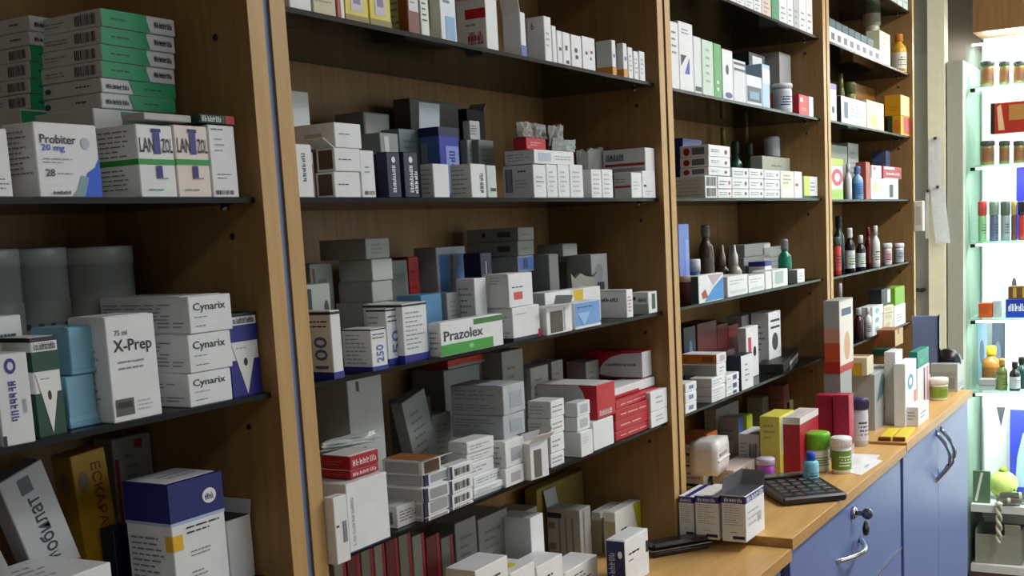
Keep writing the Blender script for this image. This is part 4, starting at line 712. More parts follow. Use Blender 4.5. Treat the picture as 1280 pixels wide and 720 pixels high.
# fourth shelf
B('c3', 'back', None, 851, 864, 280, 'periwinkle blue carton', body='6A84CC', y0=.06, d=.03, deco=[('r', 'f', .6, .3, .9, .8, '8AA0DC')])
V('c3', 'back', 874, 894, 281, .11, 'brown bottle with ribbed cap', 'bottle', '4A3A30', '8A8A84', label='5A4A44', capfrac=.15)
V('c3', 'middle', 862, 877, 324, .06, 'small jar with white lid and blue label', 'jar', '5A7AB8', 'E4E6E8', label='4A6AB0', capfrac=.3)
V('c3', 'back', 897, 912, 306, .12, 'small brown vial with white tip', 'dropper', '5A4A40', 'B8A8A4'); V('c3', 'back', 911, 928, 306, .09, 'pale vial with white dropper', 'dropper', 'A8A890', 'E0E0DC', label='B8BC9C')
ST('c3', 'back', None, 931, 963, [322, 306], 'grey carton with pale end', y0=.10, bodies=['8E928E', '8E928E'], decos=[[('r', 'f', .75, .1, 1, .9, 'C8CACA')]]*2, d=.04)
nb = B('c3', 'middle', 936, 957, 965, 327, 'white carton with navy top', y0=.05, d=.04, deco=[('w', .82, 1, '2A2E84')])
V('c3', 'middle', 973, 990, 299, .055, 'emerald bottle with grey cap', 'bottle', '0E7A5C', '8E9496', capfrac=.22, label='12866A'); B('c3', 'back', None, 972, 1000, 308, 'pale grey carton behind the emerald bottle', body='9EA2A0', y0=.10, d=.03)
V('c3', 'front', 849, 869, 345, .035, 'dark red jar with pale lid', 'jar', '5A2A34', 'D4C8C8', capfrac=.2)
B('c3', 'front', 864, 874, 905, 345, 'white carton with blue triangle and red drop', y0=.006, d=None, cols={'l': '3E5A58'}, deco=[('g', 'f', .2, .04, .98, .85, ((.0, .0), (1, 0), (1, 1), (.5, .6)), '2E8AD0'), ('g', 'f', .3, .5, .98, .98, ((.4, .2), (1, 1), (.1, 1)), 'C0A8B4'), ('g', 'f', .1, .15, .35, .5, ((.2, 0), (1, .1), (.6, 1), (0, .6)), 'A83A2A')])
for a, b, v, dsc in ((910, 935, 346, 'white carton with green-grey lines'), (936, 956, 345, 'white carton with pale green lines')): B('c3', 'front', None, a, b, v, dsc, d=.05, deco=[('s', 'f', .1, .55, .9, .85, 2, 'A0B4A8'), ('r', 'f', .1, .15, .9, .3, 'C8D4CC')])
B('c3', 'front', None, 957, 965, 340, 'narrow white carton below navy top', d=.03, deco=[]); B('c3', 'front', None, 966, 985, 338, 'white carton with sage panel', d=.05, deco=[('r', 'f', .15, .2, .7, .9, 'A8BCB4')])
B('c3', 'front', 986, 997, 1006, 337, 'white carton with dull green side', cols={'l': '8A9080'}, deco=[('s', 'f', .2, .2, .8, .8, 3, 'A0A4AC')])
# fifth shelf
B('c4', 'back', None, 857, 872, 410, 'navy carton with blue figure', body='1E2234', y0=.10, d=.05, deco=[('o', 'f', .4, .3, .7, .8, '5A6A98')])
for i, (a, b) in enumerate(((874, 898), (898.5, 912), (912.5, 925))): B('c4', 'back', None, a, b, 405+i, ('dark maroon carton', 'maroon carton with darker base', 'brick red carton')[i], body=('5A1C1C', '5A2420', '8A2A22')[i], y0=.10, d=.05, deco=[('r', 'f', 0, 0, 1, .3, '3A1418')])
B('c4', 'middle', None, 905, 920, 440, 'small dark wine carton', body='42182A', y0=.05, d=.04)
B('c4', 'back', 902, 929, 948, 395, 'tall grey carton with pale top', body='A8AAA8', y0=.12, d=.04)
B('c4', 'back', 940, 962, 977, 391, 'tall white carton with black oval', y0=.07, deco=[('o', 'f', .25, .3, .75, .62, '3A3C40'), ('r', 'f', .15, .82, .9, .86, '22242A'), ('r', 'f', .15, .7, .9, .74, '22242A'), ('s', 'l', .2, .3, .8, .8, 5)])
B('c4', 'middle', 928, 934, 949, 410, 'white carton with red and black marks', y0=.06, d=.02, deco=[('r', 'f', .15, .1, .4, .8, 'C04050'), ('o', 'f', .55, .4, .8, .6, '2A2A30')])
B('c4', 'front', 945, 985, 1002, 453, 'flat black carton with white end', body='22221F', y0=.01, rot=12, d=.06, deco=[('r', 'f', .4, .05, 1, .5, 'D8D8D0')])
B('c4', 'front', 918, 927, 942, 445, 'navy carton with white front', body='20223A', y0=.008, d=.03, cols={'f': 'DCDEE0'}, deco=[('s', 'f', .3, .2, .7, .8, 4)])
ST('c4', 'front', None, 908, 924, [490, 480, 470], 'small white flat carton with blue mark', y0=.008, decos=[[('r', 'f', .5, .2, .8, .8, '3A4278'), ('s', 'f', .1, .3, .45, .7, 1)]]*3, d=.04)
ow = ST('c4', 'front', 862, 890, 907, [496, 485, 473], 'white flat carton with grey lines', y0=.008, decos=[[('s', 'f', .1, .2, .9, .8, 2, '9AA0B0')]]*3)
ST('c4', 'lying', 852, 896, 908, [456, 443], 'long carton with coloured side', z=top(ow[-1]), y0=.01, cols=[{'l': 'A0A09C'}, {'l': 'D07A2A'}], decos=[[('s', 'f', .3, .2, .8, .8, 2)], [('r', 'l', .6, .2, .9, .8, '8A5A30'), ('r', 'f', .3, .2, .8, .8, 'B8B0AC')]], descs=['long white carton with grey side', 'long white carton with orange side'])
ST('c4', 'front', None, 857, 871, [505, 492, 480], 'tiny white carton with blue mark', y0=.006, decos=[[('r', 'f', .3, .3, .7, .7, '6A78A8')]]*3, d=.03)

# ------------------------------------------------------------------ worktop
ST('cw', 'back', 857, 880, 893, [585, 571, 557], 'white carton with green flash', y0=.12, decos=[[('r', 'l', .0, .05, 1, .2, '1E2426'), ('s', 'l', .1, .4, .9, .8, 2), ('g', 'f', .3, .1, .95, .9, ((0, 0), (1, .4), (1, 1), (.3, .5)), '1E7A4A')]]*3)
B('cw', 'lying', 855, 884, 897, 543, 'orange and brown flat carton', body='B4602A', y0=.115, z=ITEMS[-1][0]['_top'], deco=[('s', 'l', .1, .2, .9, .8, 2, '6A3A20')])
B('cw', 'back', 880, 897, 925, 512, 'grey carton with curved top print', body='8E8E8A', y0=.19, d=.03); B('cw', 'back', 895, 925, 933, 522, 'grey carton with blue front edge', body='A4A09C', y0=.14, d=.05, cols={'f': '4A6AC0'}, deco=[('s', 'l', .1, .3, .9, .8, 3)])
B('cw', 'back', None, 935, 942, 520, 'thin yellow-green carton', body='B8C438', y0=.13, d=.03, deco=[])
for a, b, v, c_, dsc in ((935, 962, 497, '7A7E76', 'grey-green carton deep in the bay'), (962, 988, 482, '8C5A50', 'dusky pink carton deep in the bay'), (996, 1024, 487, 'A4AA6A', 'olive yellow carton deep in the bay')): B('cw', 'back', a, b-7, b, v, dsc, body=c_, y0=.12 if a > 940 else .15)
wb_ = B('cw', 'middle', 896, 918, 948, 588, 'pinkish white low carton', body='D4C4BC', y0=.062, d=.05)
def pillow(sh, row, u0, u1, vT, y, desc, col, z):
    P = Vector((0, y, z)); P.x = solve_u(P, Vector((1, 0, 0)), u0); wd = .095; h = solve_v(P, Vector((0, 0, 1)), vT)
    bm = box(-wd/2, wd/2, -.03, .03, 0, h); bmesh.ops.subdivide_edges(bm, edges=bm.edges, cuts=3, use_grid_fill=True)
    for v in bm.verts:
        q = v.co; s = max(abs(q.x)/(wd/2), abs(q.y)/.03); t_ = abs(q.z/h-.5)*2; k = 1-.06*t_**3; q.x *= k; q.y *= k; q.z = h/2+(q.z-h/2)*(1-.06*s**3)
    for f in bm.faces: f.smooth = True
    o = link('wrapped_pack', bm, plastic(col, .3)); o.location = P+Vector((wd/2, .03, .0)); o.rotation_euler = (0, 0, .1)
    s = link('seal_seam', box(-wd*.45, wd*.45, -.0335, -.030, h*.42, h*.45), plastic('F0F0F0'), o); link('fine_print', box(-wd*.3, wd*.25, -.0325, -.029, h*.55, h*.62), paper('B09A98'), o)
    reg(o, sh, row, o.location.x, desc, 'pack'); return o
pillow('cw', 'middle', 894, 945, 553, .05, 'puffy white wrapped pack', 'E0DCDA', top(wb_))
B('cw', 'middle', 928, 950, 968, 543, 'white carton behind the purple pot', y0=.06, d=.05, body='D8D8DC')
V('cw', 'front', 946, 969, 572, .02, 'violet pot with pale lid', 'jar', 'B04AC0', 'D0C4DC', capfrac=.28, name='pot')
B('cw', 'middle', 951, 976, 994, 521, 'yellow carton with picture front', body='D8D05A', y0=.0, rot=0, deco=[('r', 'f', .1, .35, .5, .95, 'C8DCE4'), ('r', 'f', .55, .5, .95, .95, 'E0DCC0'), ('o', 'f', .5, .1, .95, .45, '6AA83A'), ('s', 'l', .2, .6, .8, .9, 3, '9A9A70')])
B('cw', 'middle', 965, 974, 985, 556, 'narrow dark carton with red mark', body='C8C0C0', y0=.03, d=.02, deco=[('r', 'f', .1, .4, .5, .8, 'B03040')])
B('cw', 'middle', 986, 1001, 1024, 534, 'red carton with big white lid', body='A82430', y0=-.04, d=.045, cols={'t': 'D8D4D0'}, deco=[('r', 'f', .0, .88, 1, 1, 'D8D4D0'), ('r', 'l', .0, .88, 1, 1, 'D8D4D0'), ('s', 't', .1, .3, .9, .7, 2, 'B0A8A8')], hh=.13)
for i, (a, b, c_, yy) in enumerate(((1021, 1041, 1046, -.05), (1042, 1062, 1068, -.094))): B('cw', 'back', a, b, c_, 494, ('crimson carton with pale base, left of pair', 'crimson carton with pale base, right of pair')[i], body='A82444', y0=yy, deco=[('w', 0, .2, 'B8A8A8'), ('r', 'f', .1, .3, .9, .85, 'B83050'), ('r', 'l', .15, .3, .85, .8, 'B02C4A')])
V('cw', 'front', 1006, 1038, 540, -.06, 'white jar with wide lime green lid', 'jar', 'E4E8E0', '6CB82E', capfrac=.4, label='E0E8DC', lettering='6A9A4A')
V('cw', 'front', 1039, 1065, 546, -.118, 'white pill jar with green label', 'pill', 'ECEEEA', 'F0F0EE', label='6E9A3A', capfrac=.24, name='pill_jar', cat='jar', lettering='E8F0DC')
V('cw', 'front', 1004, 1024, 565, -.098, 'small aqua bottle with blue cap', 'straight', '7CC4D8', '1E50D0', capfrac=.2, lettering='2A4A78', label='88CCE0')
V('cw', 'front', 1064, 1086, 497, -.075, 'pale striped canister with dark violet top', 'jar', 'C4C6CC', '3A3060', capfrac=.22, label='D0D2D8', name='canister', cat='canister')
g1 = B('cw', 'back', 1031, 1052, 1066, 467, 'grey carton under the orange one', body='9EA0A0', y0=-.05, deco=[])
B('cw', 'back', 1031, 1050, 1067, 376, 'tall carton fading grey to orange', body='C8502A', y0=-.05, d=None, z=top(g1), deco=[('w', .62, 1, 'A8A8A6'), ('w', .42, .62, 'C89078'), ('w', .0, .16, 'B02A20'), ('r', 'f', .02, .1, .98, .98, 'D8D4CC'), ('o', 'f', .3, .15, .75, .55, 'C89A70'), ('r', 'f', .15, .78, .85, .88, '2A3A68')])
B('cw', 'back', 1064, 1094, 1118, 468, 'large grey carton with patterned front', body='A8ACAE', y0=-.07, deco=[('g', 'f', .1, .5, .7, .95, ((0, 0), (.5, .2), (1, .9), (.4, 1)), '4A7A78'), ('g', 'f', .4, .2, .95, .6, ((0, .3), (.6, 0), (1, 1), (.3, .8)), '6A8A90'), ('g', 'f', .5, .0, .9, .25, ((0, 0), (1, 0), (.6, 1)), 'D89A3A')])
gt = ITEMS[-1][0]['_top']
B('cw', 'lying', 1052, 1084, 1092, 447, 'cream carton with red stripe on lid', body='DCD8B8', y0=-.06, z=gt+.001, deco=[('r', 't', .55, .05, .8, .95, 'B83028'), ('r', 'l', .0, .0, .8, .7, 'C8A838')])
B('cw', 'lying', 1090, 1114, 1120, 447, 'dark green flat carton', body='1E4A36', y0=-.02, z=gt+.001, hh=.02)
zz_ = ITEMS[-1][0]['_top']
B('cw', 'lying', 1092, 1119, 1129, 423, 'brown carton with cream notched front', body='8A4E2A', y0=-.018, d=None, z=zz_, cols={'f': 'C8B080'}, deco=[('r', 'f', .3, .7, .5, 1, '8A4E2A')], hh=.05)
dwb = [(1112, 1120, 1129, 440, 'E0E0E4', 'tall striped white carton with red strip', -.10, [('r', 'f', .55, 0, .8, .7, 'C84A38'), ('s', 'f', .1, .3, .4, .9, 5)]), (1128, 1132, 1146, 455, 'E4E6E8', 'white carton with round teal emblem', -.134, [('o', 'f', .2, .55, .7, .8, '4A90B0'), ('o', 'f', .32, .62, .58, .74, 'E8F0F4'), ('r', 'f', .75, 0, .95, .5, 'D8705A')]), (1140, 1147, 1162, 462, 'DCDCE0', 'white carton with pink and grey stripes', -.10, [('r', 'f', .5, .05, .62, .95, '5A4A70'), ('r', 'f', .75, .05, .9, .95, 'D08AA0')])]
for a, b, c_, v, col, dsc, yy, dec in dwb: B('dw', 'back', a, b, c_, v, dsc, body=col, y0=yy, d=.03, deco=dec)
B('dw', 'lying', 1143, 1147, 1161, 440, 'teal square carton', body='1E8A78', y0=-.098, d=.025, z=ITEMS[-1][0]['_top'], deco=[('r', 'f', .2, .2, .5, .5, '3AA890')])
B('dw', 'front', 1136, 1148, 1161, 509, 'small white cube carton with blue print', y0=-.165, d=.03, deco=[('s', 'f', .2, .3, .8, .7, 2, '6A7AB8'), ('s', 'l', .1, .3, .9, .8, 3)])
V('dw', 'front', 1162, 1185, 472, -.125, 'white lidded jar with olive green label', 'jar', 'E4E4D8', 'F0EEE6', label='86A03A', capfrac=.25, lettering='5A7020')
dv = B('dw', 'front', 1163, 1197, 1205, 455, 'pale grey tape dispenser with black roll', body='B4BAB8', y0=-.15, deco=[('r', 'l', .05, .55, .95, .7, 'A0A8A8'), ('r', 'l', .6, .1, .9, .5, '8E9698'), ('r', 'f', .1, .1, .9, .3, '9AA0A0')], name='tape_dispenser', cat='dispenser')
w_, d_, h_ = dv['_dims']; hc = bmesh.new(); add_lathe(hc, [(0, -.02), (.042, -.02), (.042, .02), (0, .02)], 28); bmesh.ops.transform(hc, matrix=Matrix.Translation((0, 0, h_)) @ Matrix.Rotation(math.pi/2, 4, 'Y'), verts=hc.verts); link('tape_roll', hc, plastic('17181A', .3), dv)
# slate screen panel behind the dispenser
sp = empty('screen', (2.836, -.062, .9412)); tag(sp, 'slate blue flat screen standing at the worktop end', 'screen')
link('panel', box(-.006, .006, -.042, .04, .05, .235, .002), paper('7484AC', .3), sp); link('rim', box(-.009, .009, -.046, -.042, .05, .238), plastic('16181C'), sp); link('stand', box(-.012, .012, -.03, .03, 0, .012, .002), plastic('202228'), sp); link('neck', box(-.005, .005, -.012, .012, .012, .06), plastic('202228'), sp)
# calculator
ca = empty('calculator', (1.36, -.106, .9355), math.radians(40)); tag(ca, 'black desktop calculator lying on the worktop', 'calculator')
cb = box(-.095, .095, -.068, .068, 0, .026, .004)
for v in cb.verts:
    if v.co.z > .012: v.co.z += -.010*(v.co.x*-1+.095)/.19
link('case', cb, plastic('202124', .3), ca)
link('display', box(.052, .082, -.05, .05, .0235, .0275), plastic('5A6258', .15), ca); link('display_hood', box(.046, .088, -.055, .055, .0232, .0258), plastic('141517', .2), ca)
for i in range(5):
    for j in range(5): 
        x = .03-i*.024; link('key', box(x-.009, x+.009, -.054+j*.0235, -.054+j*.0235+.018, .012, .0275-.0126*(.095-x)/.19*1.05+.0015, .0015), plastic('3A3C40' if j else '4A4C50', .35), ca)
# papers, yellow pads
def sheet(pts, z, name, label, cat, col, lines=True):
    bm = bmesh.new(); t_ = .0006; cx = sum(p[0] for p in pts)/4; cy = sum(p[1] for p in pts)/4
    lo = [bm.verts.new((p[0]-cx, p[1]-cy, 0)) for p in pts]; hi = [bm.verts.new((p[0]-cx, p[1]-cy, t_+(.004 if i == 2 else 0))) for i, p in enumerate(pts)]
    bm.faces.new(lo[::-1]); bm.faces.new(hi)
    for i in range(4): bm.faces.new([lo[i], lo[(i+1) % 4], hi[(i+1) % 4], hi[i]])
    o = link(name, bm, paper(col)); o.location = (cx, cy, z); tag(o, label, cat)
    if lines:
        l = link('handwriting', line_mesh(3, '6A6E78', 1), None, o); l.location = (-.02, -.02, .002); l.scale = (.05, .03, 1)
    return o
sheet([(1.565, -.185), (1.73, -.193), (1.76, -.138), (1.61, -.12)], .9353, 'paper_note', 'white paper note beside the green-labelled pill jar', 'paper', 'E8EAEC'); sheet([(1.635, -.18), (1.79, -.172), (1.77, -.11), (1.64, -.10)], .9362, 'paper_note', 'folded white paper slip in front of the striped canister', 'paper', 'DCDEE2')
for i, (x, y, rz, L) in enumerate(((1.87, -.142, .06, .13), (1.885, -.176, .06, .15))):
    pd = empty('sticky_pad', (x, y, .9205 if x < 1.9 else .9262), rz); tag(pd, ('yellow paper pad with brown spine nearer the wall', 'yellow paper pad with brown spine nearer the worktop edge')[i], 'pad', 'yellow paper pads'); pd.location.z = .9415
    pd.location.x += .145
    link('pages', box(-L/2, L/2, -.014, .014, 0, .008, .0006), paper('E0CC30'), pd); link('spine', box(-L/2-.012, -L/2, -.015, .015, 0, .0095, .001), paper('6A3420'), pd)

# ------------------------------------------------------------------ far bay
for i, (a, b, c_, dsc) in enumerate(((1112, 1121, 'B8C8B8', 'pale green'), (1122, 1128, 'D8DCD8', 'white'), (1129, 1135, 'C8D8D0', 'pale teal'))): B('d0', 'front', None, a, b, -30, dsc+' upright carton', body=c_, d=.05)
vs = [27, 31, 35, 39, 43, 47, 51, 55]
for i in range(8):
    a = 1037+i*7.9; B('d1', 'front', None, a, a+7.5, 26+i*3.9+6, 'small white carton with dark window', d=.05, deco=[('r', 'f', .25, .2, .85, .65, '4A525A')])
tops = [q for q in ITEMS if q[1] == 'd1']
for i, q in enumerate(tops[:7]):
    a = 1037+i*7.9; B('d1', 'lying', None, a, a+7.5, 0, 'flat dark teal carton', body='1E4A54', d=.04, z=top(q[0]), hh=.02, deco=[])
B('d1', 'front', None, 1100, 1113, 37, 'tall cream carton', body='D8DCB8', d=.04, deco=[('s', 'f', .3, .2, .7, .9, 4, 'A8AC88')])
V('d1', 'front', 1115, 1133, 43, .03, 'orange bottle with amber label', 'bottle', 'E0A428', 'E0882A', label='ECE4D0', capfrac=.16, lettering='3A3A4A'); V('d1', 'back', 1080, 1101, 10, .11, 'pale sage bottle', 'jar', 'A8AC90', 'B8BCA4', label='C8CCB4', capfrac=.25, name='bottle', cat='bottle')
B('d2', 'front', None, 1037, 1046, 103, 'white and violet carton', d=.04, deco=[('o', 'f', .3, .2, .7, .4, '24243C'), ('r', 'f', 0, .85, 1, 1, '8A7AC0')])
B('d2', 'front', 1046, 1052, 1083, 119, 'white carton with blue figure print', d=None, cols={'l': '1A1E28'}, deco=[('r', 'f', .1, .2, .25, .8, '4A5478'), ('s', 'f', .35, .3, .9, .8, 4, '9AA4C0')])
B('d2', 'front', None, 1084, 1105, 124, 'pale yellow-white carton', body='E4DEB8', d=.05, deco=[('o', 'f', .2, .1, .6, .5, 'D8C878'), ('o', 'f', .5, .4, .9, .8, 'ECE8D0')])
yl = B('d2', 'front', 1105, 1127, 1138, 144, 'yellow carton with green and orange picture', body='D8A41E', y0=.01, d=.04, deco=[('r', 'l', .0, .0, .35, 1, '2A4A28'), ('o', 'l', .4, .1, .95, .8, 'D8802A'), ('r', 'f', .3, .1, 1, .95, 'B82A34')])
B('d2', 'lying', 1100, 1127, 1138, 118, 'golden yellow carton with cream end', body='D8981A', y0=.01, z=top(yl), d=.05, cols={'f': 'E8D890'}, deco=[('s', 'l', .3, .2, .8, .5, 2, 'B07010')])
V('d2', 'back', 1046, 1058, 92, .10, 'olive bottle with tapered neck', 'cone', '6A6A3A', '8A8A5A'); V('d2', 'back', 1056, 1070, 103, .09, 'mossy green squat bottle', 'jar', '7A7E40', '5E6234'); B('d2', 'back', None, 1072, 1098, 104, 'brownish orange carton in shadow', body='9A6A2A', y0=.12, d=.04)
B('d3', 'front', None, 1039, 1054, 206, 'carton with red ring and green base', body='E4DCD8', d=.04, y0=.01, deco=[('o', 'f', .05, .4, .98, .9, 'C04060'), ('o', 'f', .3, .52, .75, .78, 'E8C8D0'), ('r', 'f', 0, 0, 1, .3, '9AC45A')])
B('d3', 'lying', None, 1039, 1054, 196, 'flat lime carton on top', body='B4C84A', y0=.012, d=.03, z=ITEMS[-1][0]['_top'], hh=.018, deco=[])
V('d3', 'front', 1056, 1065, 205, .03, 'white slender bottle', 'bottle', 'E4E4E8', 'D8D8DC'); V('d3', 'front', 1065, 1079, 208, .02, 'light blue bottle with round label', 'bottle', '8AB8E4', '6A98CC', label='5A90D0'); V('d3', 'front', 1076, 1083, 204, .05, 'cream bottle with green cap', 'bottle', 'E0D8C0', '3A6A4A')
B('d3', 'front', None, 1083, 1088, 202, 'narrow red and cream carton', body='B85A48', d=.03); wv = B('d3', 'front', None, 1089, 1106, 222, 'white carton with pastel flowers', d=.05, deco=[('o', 'f', .1, .3, .5, .8, 'D8C4A0'), ('o', 'f', .5, .3, .9, .7, 'C8D0B8')]); B('d3', 'front', None, 1106.5, 1123, 222, 'white carton with dark figure', d=.05, deco=[('r', 'f', .3, .1, .6, .7, '3A3A40')])
B('d3', 'lying', None, 1090, 1102, 206, 'white carton with pink dots', y0=.014, d=.04, z=top(wv)+.0005, deco=[('o', 'f', .1, .6, .4, .9, 'D87A8A')]); B('d3', 'lying', None, 1104, 1127, 207, 'dark red carton with white lettering', body='A81E2E', y0=.014, d=.04, z=top(wv)+.0005, deco=[('r', 'f', .05, .75, .6, .95, 'E0D8D8'), ('W', 'f', .15, .3, .9, .5, 6, 'E8C8CC')])
B('d3', 'back', None, 1040, 1060, 180, 'grey-green carton in shadow', body='8A8E80', y0=.10, d=.04); B('d3', 'back', None, 1061, 1074, 178, 'pale grey carton in shadow', body='A4A6A4', y0=.11, d=.04); B('d3', 'back', 1090, 1108, 1113, 188, 'slate blue carton in shadow', body='4A587A', y0=.065)
V('d4', 'front', 1041, 1052, 296, .03, 'coral labelled bottle', 'pill', 'D84A4A', '5A6A60', label='D8504A', name='bottle', cat='bottle')
for a, b, v, dsc, bo in ((1056, 1069, 285, 'black bottle with white label and tall cap', '241C22'), (1070, 1082, 294, 'black bottle with white label and flat cap', '2A2026')): V('d4', 'front', a, b, v, .03, dsc, 'bottle', bo, 'E4E4E6', label='D4DCE0', capfrac=.2, lettering='6AA040')
V('d4', 'front', 1081, 1090, 284, .06, 'dark red slender bottle', 'bottle', '6A1424', '7A1A28', label='8A2030'); V('d4', 'front', 1089, 1100, 282, .03, 'tall white bottle with speckled label', 'bottle', 'E4E4E2', 'DCDCDA', label='D8DCD8', lettering='2A3A30')
V('d4', 'front', 1103, 1115, 304, .03, 'white pill bottle with pink label', 'pill', 'E8E8EA', 'F0F0F0', label='D8B0BC'); V('d4', 'front', 1117, 1130, 304, .03, 'white pill bottle with grey label', 'pill', 'E8E8EA', 'F0F0F0', label='A8B4BC'); V('d4', 'back', 1042, 1056, 270, .10, 'dark teal bottle at the back', 'bottle', '1E3A38', '2E4A44')
V('d5', 'front', 1046, 1056, 354, .03, 'slim white bottle with grey cap', 'bottle', 'E0E0E0', 'C8C8CC'); V('d5', 'front', 1067, 1080, 385, .03, 'dark wine bottle', 'bottle', '3A141C', 'B8B8B4'); V('d5', 'front', 1080, 1090, 384, .025, 'white vial with grey label', 'bottle', 'D8D8D4', 'E4E4E0', label='B4B8B4')
gw = B('d5', 'front', None, 1118, 1132, 383, 'white carton below the green one', d=.04, deco=[('s', 'f', .2, .2, .8, .6, 3)]); B('d5', 'lying', 1112, 1119, 1131, 360, 'lime green carton', body='7AB02A', y0=.014, d=.04, z=top(gw), deco=[])
ST('d5', 'front', None, 1091, 1104, [408, 396, 384], 'small white packet with teal print', y0=.012, decos=[[('o', 'f', .2, .2, .6, .8, '7AB8B8')]]*3, jr=6, d=.04); ST('d5', 'front', None, 1105, 1117, [402, 392, 383], 'small cream packet', y0=.012, bodies=['E0D8C0']*3, jr=6, d=.04)
bt = ITEMS[-1][0]['_top']; B('d5', 'lying', 1090, 1102, 1114, 362, 'black carton with white edge', body='22242A', y0=.016, d=.04, z=bt+.002, deco=[('r', 'f', .6, .1, .9, .9, 'D8D8D8')])

# ------------------------------------------------------------------ by the door
n = empty('holder', (2.985, -.016, 1.4405)); tag(n, 'cream plastic holder fixed to the far shelving post', 'holder'); link('body', box(-.012, .012, -.014, .0155, 0, .098, .002), plastic('E4E2CC', .4), n); link('front_slot', box(-.0125, -.0118, -.008, .01, .02, .08), paper('C8C6B0'), n); n.location.y = -.016
def hang(y0, y1, z0, z1, x, label, tilt, seed):
    r = random.Random(seed); bm = bmesh.new(); k = 8; f = []; b = []
    for j in range(k+1):
        t_ = j/k; zz = z1+(z0-z1)*t_; cx = -.012*math.sin(t_*2.5)-.002
        for yy in (y0, (y0+y1)/2, y1): f.append(bm.verts.new((cx+r.uniform(-.002, .002), yy+tilt*t_, zz-z0))); 
    for j in range(k):
        for i in range(2): bm.faces.new([f[j*3+i], f[j*3+i+1], f[j*3+i+4], f[j*3+i+3]])
    bmesh.ops.solidify(bm, geom=bm.faces[:], thickness=.0008)
    o = link('paper_sheet', bm, paper('ECEEF2')); o.location = (x, 0, z0); tag(o, label, 'paper')
    link('clip', box(-.010, .001, (y0+y1)/2-.006, (y0+y1)/2+.004, z1-z0-.006, z1-z0+.004), plastic('3A3A30'), o)
def zat(v, x, y): P = Vector((x, y, 0)); return solve_v(P, Vector((0, 0, 1)), v)
hang(.100, .055, zat(236, 3.715, .06), zat(172, 3.715, .06), 3.718, 'upper white paper sheet pinned to the cream door frame', 0, 3)
hang(.094, .040, zat(304, 3.70, .03), zat(233, 3.70, .05), 3.704, 'curled white paper strip hanging on the cream door frame', -.022, 5)
hang(.114, .100, zat(298, 3.70, .09), zat(238, 3.70, .09), 3.716, 'narrow yellowed paper tag hung left of the white strip', 0, 6)

# ------------------------------------------------------------------ lit cabinet contents
XTRA = ((1286, 1301), (1306, 1321), (1327, 1342))
for sh, ujs, vt in (('e1', ((1226, 1243), (1249, 1262), (1267, 1281))+XTRA, 76), ('e2', ((1226, 1243), (1249, 1262), (1267, 1281))+XTRA, 176)):
    for i, (a, b) in enumerate(ujs): V(sh, 'front', a, b, vt, 0, 'food jar with dark lid', 'jar', '7A8A4A' if i % 2 else '8A8048', '4A504C', label='8A5A34', x0=CX+.06, capfrac=.2)
B('e2', 'lying', None, 1238, 1290, 0, 'red-brown gift box with bottle picture', body='A02A1E', x0=CX+.035, rot=-90, d=.05, z=Z['e2']+.115, hh=.115, deco=[('r', 'f', .0, .0, .1, 1, '2A1A14'), ('g', 'f', .12, .1, .5, .95, ((.2, 0), (.6, 0), (.35, 1), (.1, .9)), 'D8B08A'), ('r', 'f', .45, .4, 1, .9, 'A87A3A')])
zb_ = Z['e2']
for i, (a, b, c1_, c2_) in enumerate(((1223, 1233, 'C8504A', '8AC08A'), (1237, 1248, '8AA090', '5A6A84'), (1251, 1262, '5E6E5E', '8A9A9A'), (1264, 1271, 'C8B060', '6A4A3A'), (1273, 1284, '2A2A2E', 'B83A30'))): V('e3', 'front', a, b, 251, 0, ('red capped tube bottle', 'grey bottle with slate label', 'green-grey bottle', 'small golden vial', 'black bottle with red label')[i], 'pill', c2_, c1_, label=c2_, x0=CX+.06, capfrac=.35)
B('e3', 'back', None, 1270, 1292, 208, 'deep blue poster card', body='2A2AB8', x0=CX+.2, rot=-90, d=.008, deco=[], name='poster_card', cat='card')
B('e4', 'front', None, 1223, 1240, 379, 'orange-brown carton', body='C0501E', x0=CX+.05, rot=-90, d=.05); B('e4', 'front', None, 1241, 1250, 376, 'pale grey carton', body='B8C0C0', x0=CX+.06, rot=-90, d=.05)
be = B('e4', 'front', None, 1257, 1290, 374, 'royal blue carton with white lettering', body='1E3AA8', x0=CX+.04, rot=-90, d=.06, deco=[('W', 'f', .1, .35, .75, .75, 5, 'E4E8F4')]); B('e4', 'lying', None, 1260, 1290, 358, 'brown and gold carton', body='6A4A2A', x0=CX+.042, rot=-90, d=.05, z=top(be), deco=[('r', 'f', .2, .1, .35, .9, 'B89A4A'), ('r', 'f', .6, .1, .75, .9, 'B89A4A')])
B('e4', 'back', None, 1258, 1290, 310, 'pale pink leaflet card with dark figures', body='ECE4EA', x0=CX+.22, rot=-90, d=.006, deco=[('o', 'f', .2, .3, .4, .55, '4A3A44'), ('o', 'f', .55, .2, .7, .4, '6A5A64')], name='leaflet_card', cat='card')
B('e5', 'front', None, 1224, 1244, 474, 'grey striped low carton', body='A8A8AA', x0=CX+.04, rot=-90, d=.05, deco=[('r', 'f', 0, .4, 1, .5, '7A7A80')]); V('e5', 'front', 1262, 1275, 452, 0, 'black bottle with silver label', 'bottle', '1A1C20', '2A2C30', label='B8BCC0', x0=CX+.05)
V('e5', 'front', 1246, 1259, 448, 0, 'olive bottle with gold cap', 'bottle', '5A6A34', 'B89040', label='7A8A44', x0=CX+.06); V('e5', 'back', 1228, 1250, 432, 0, 'golden brown bottle with yellow cap', 'bottle', 'B07A34', 'D8CC3A', label='8A5A2A', x0=CX+.15); V('e5', 'back', 1270, 1284, 446, 0, 'teal black bottle', 'bottle', '1E3A3A', '202428', x0=CX+.12)
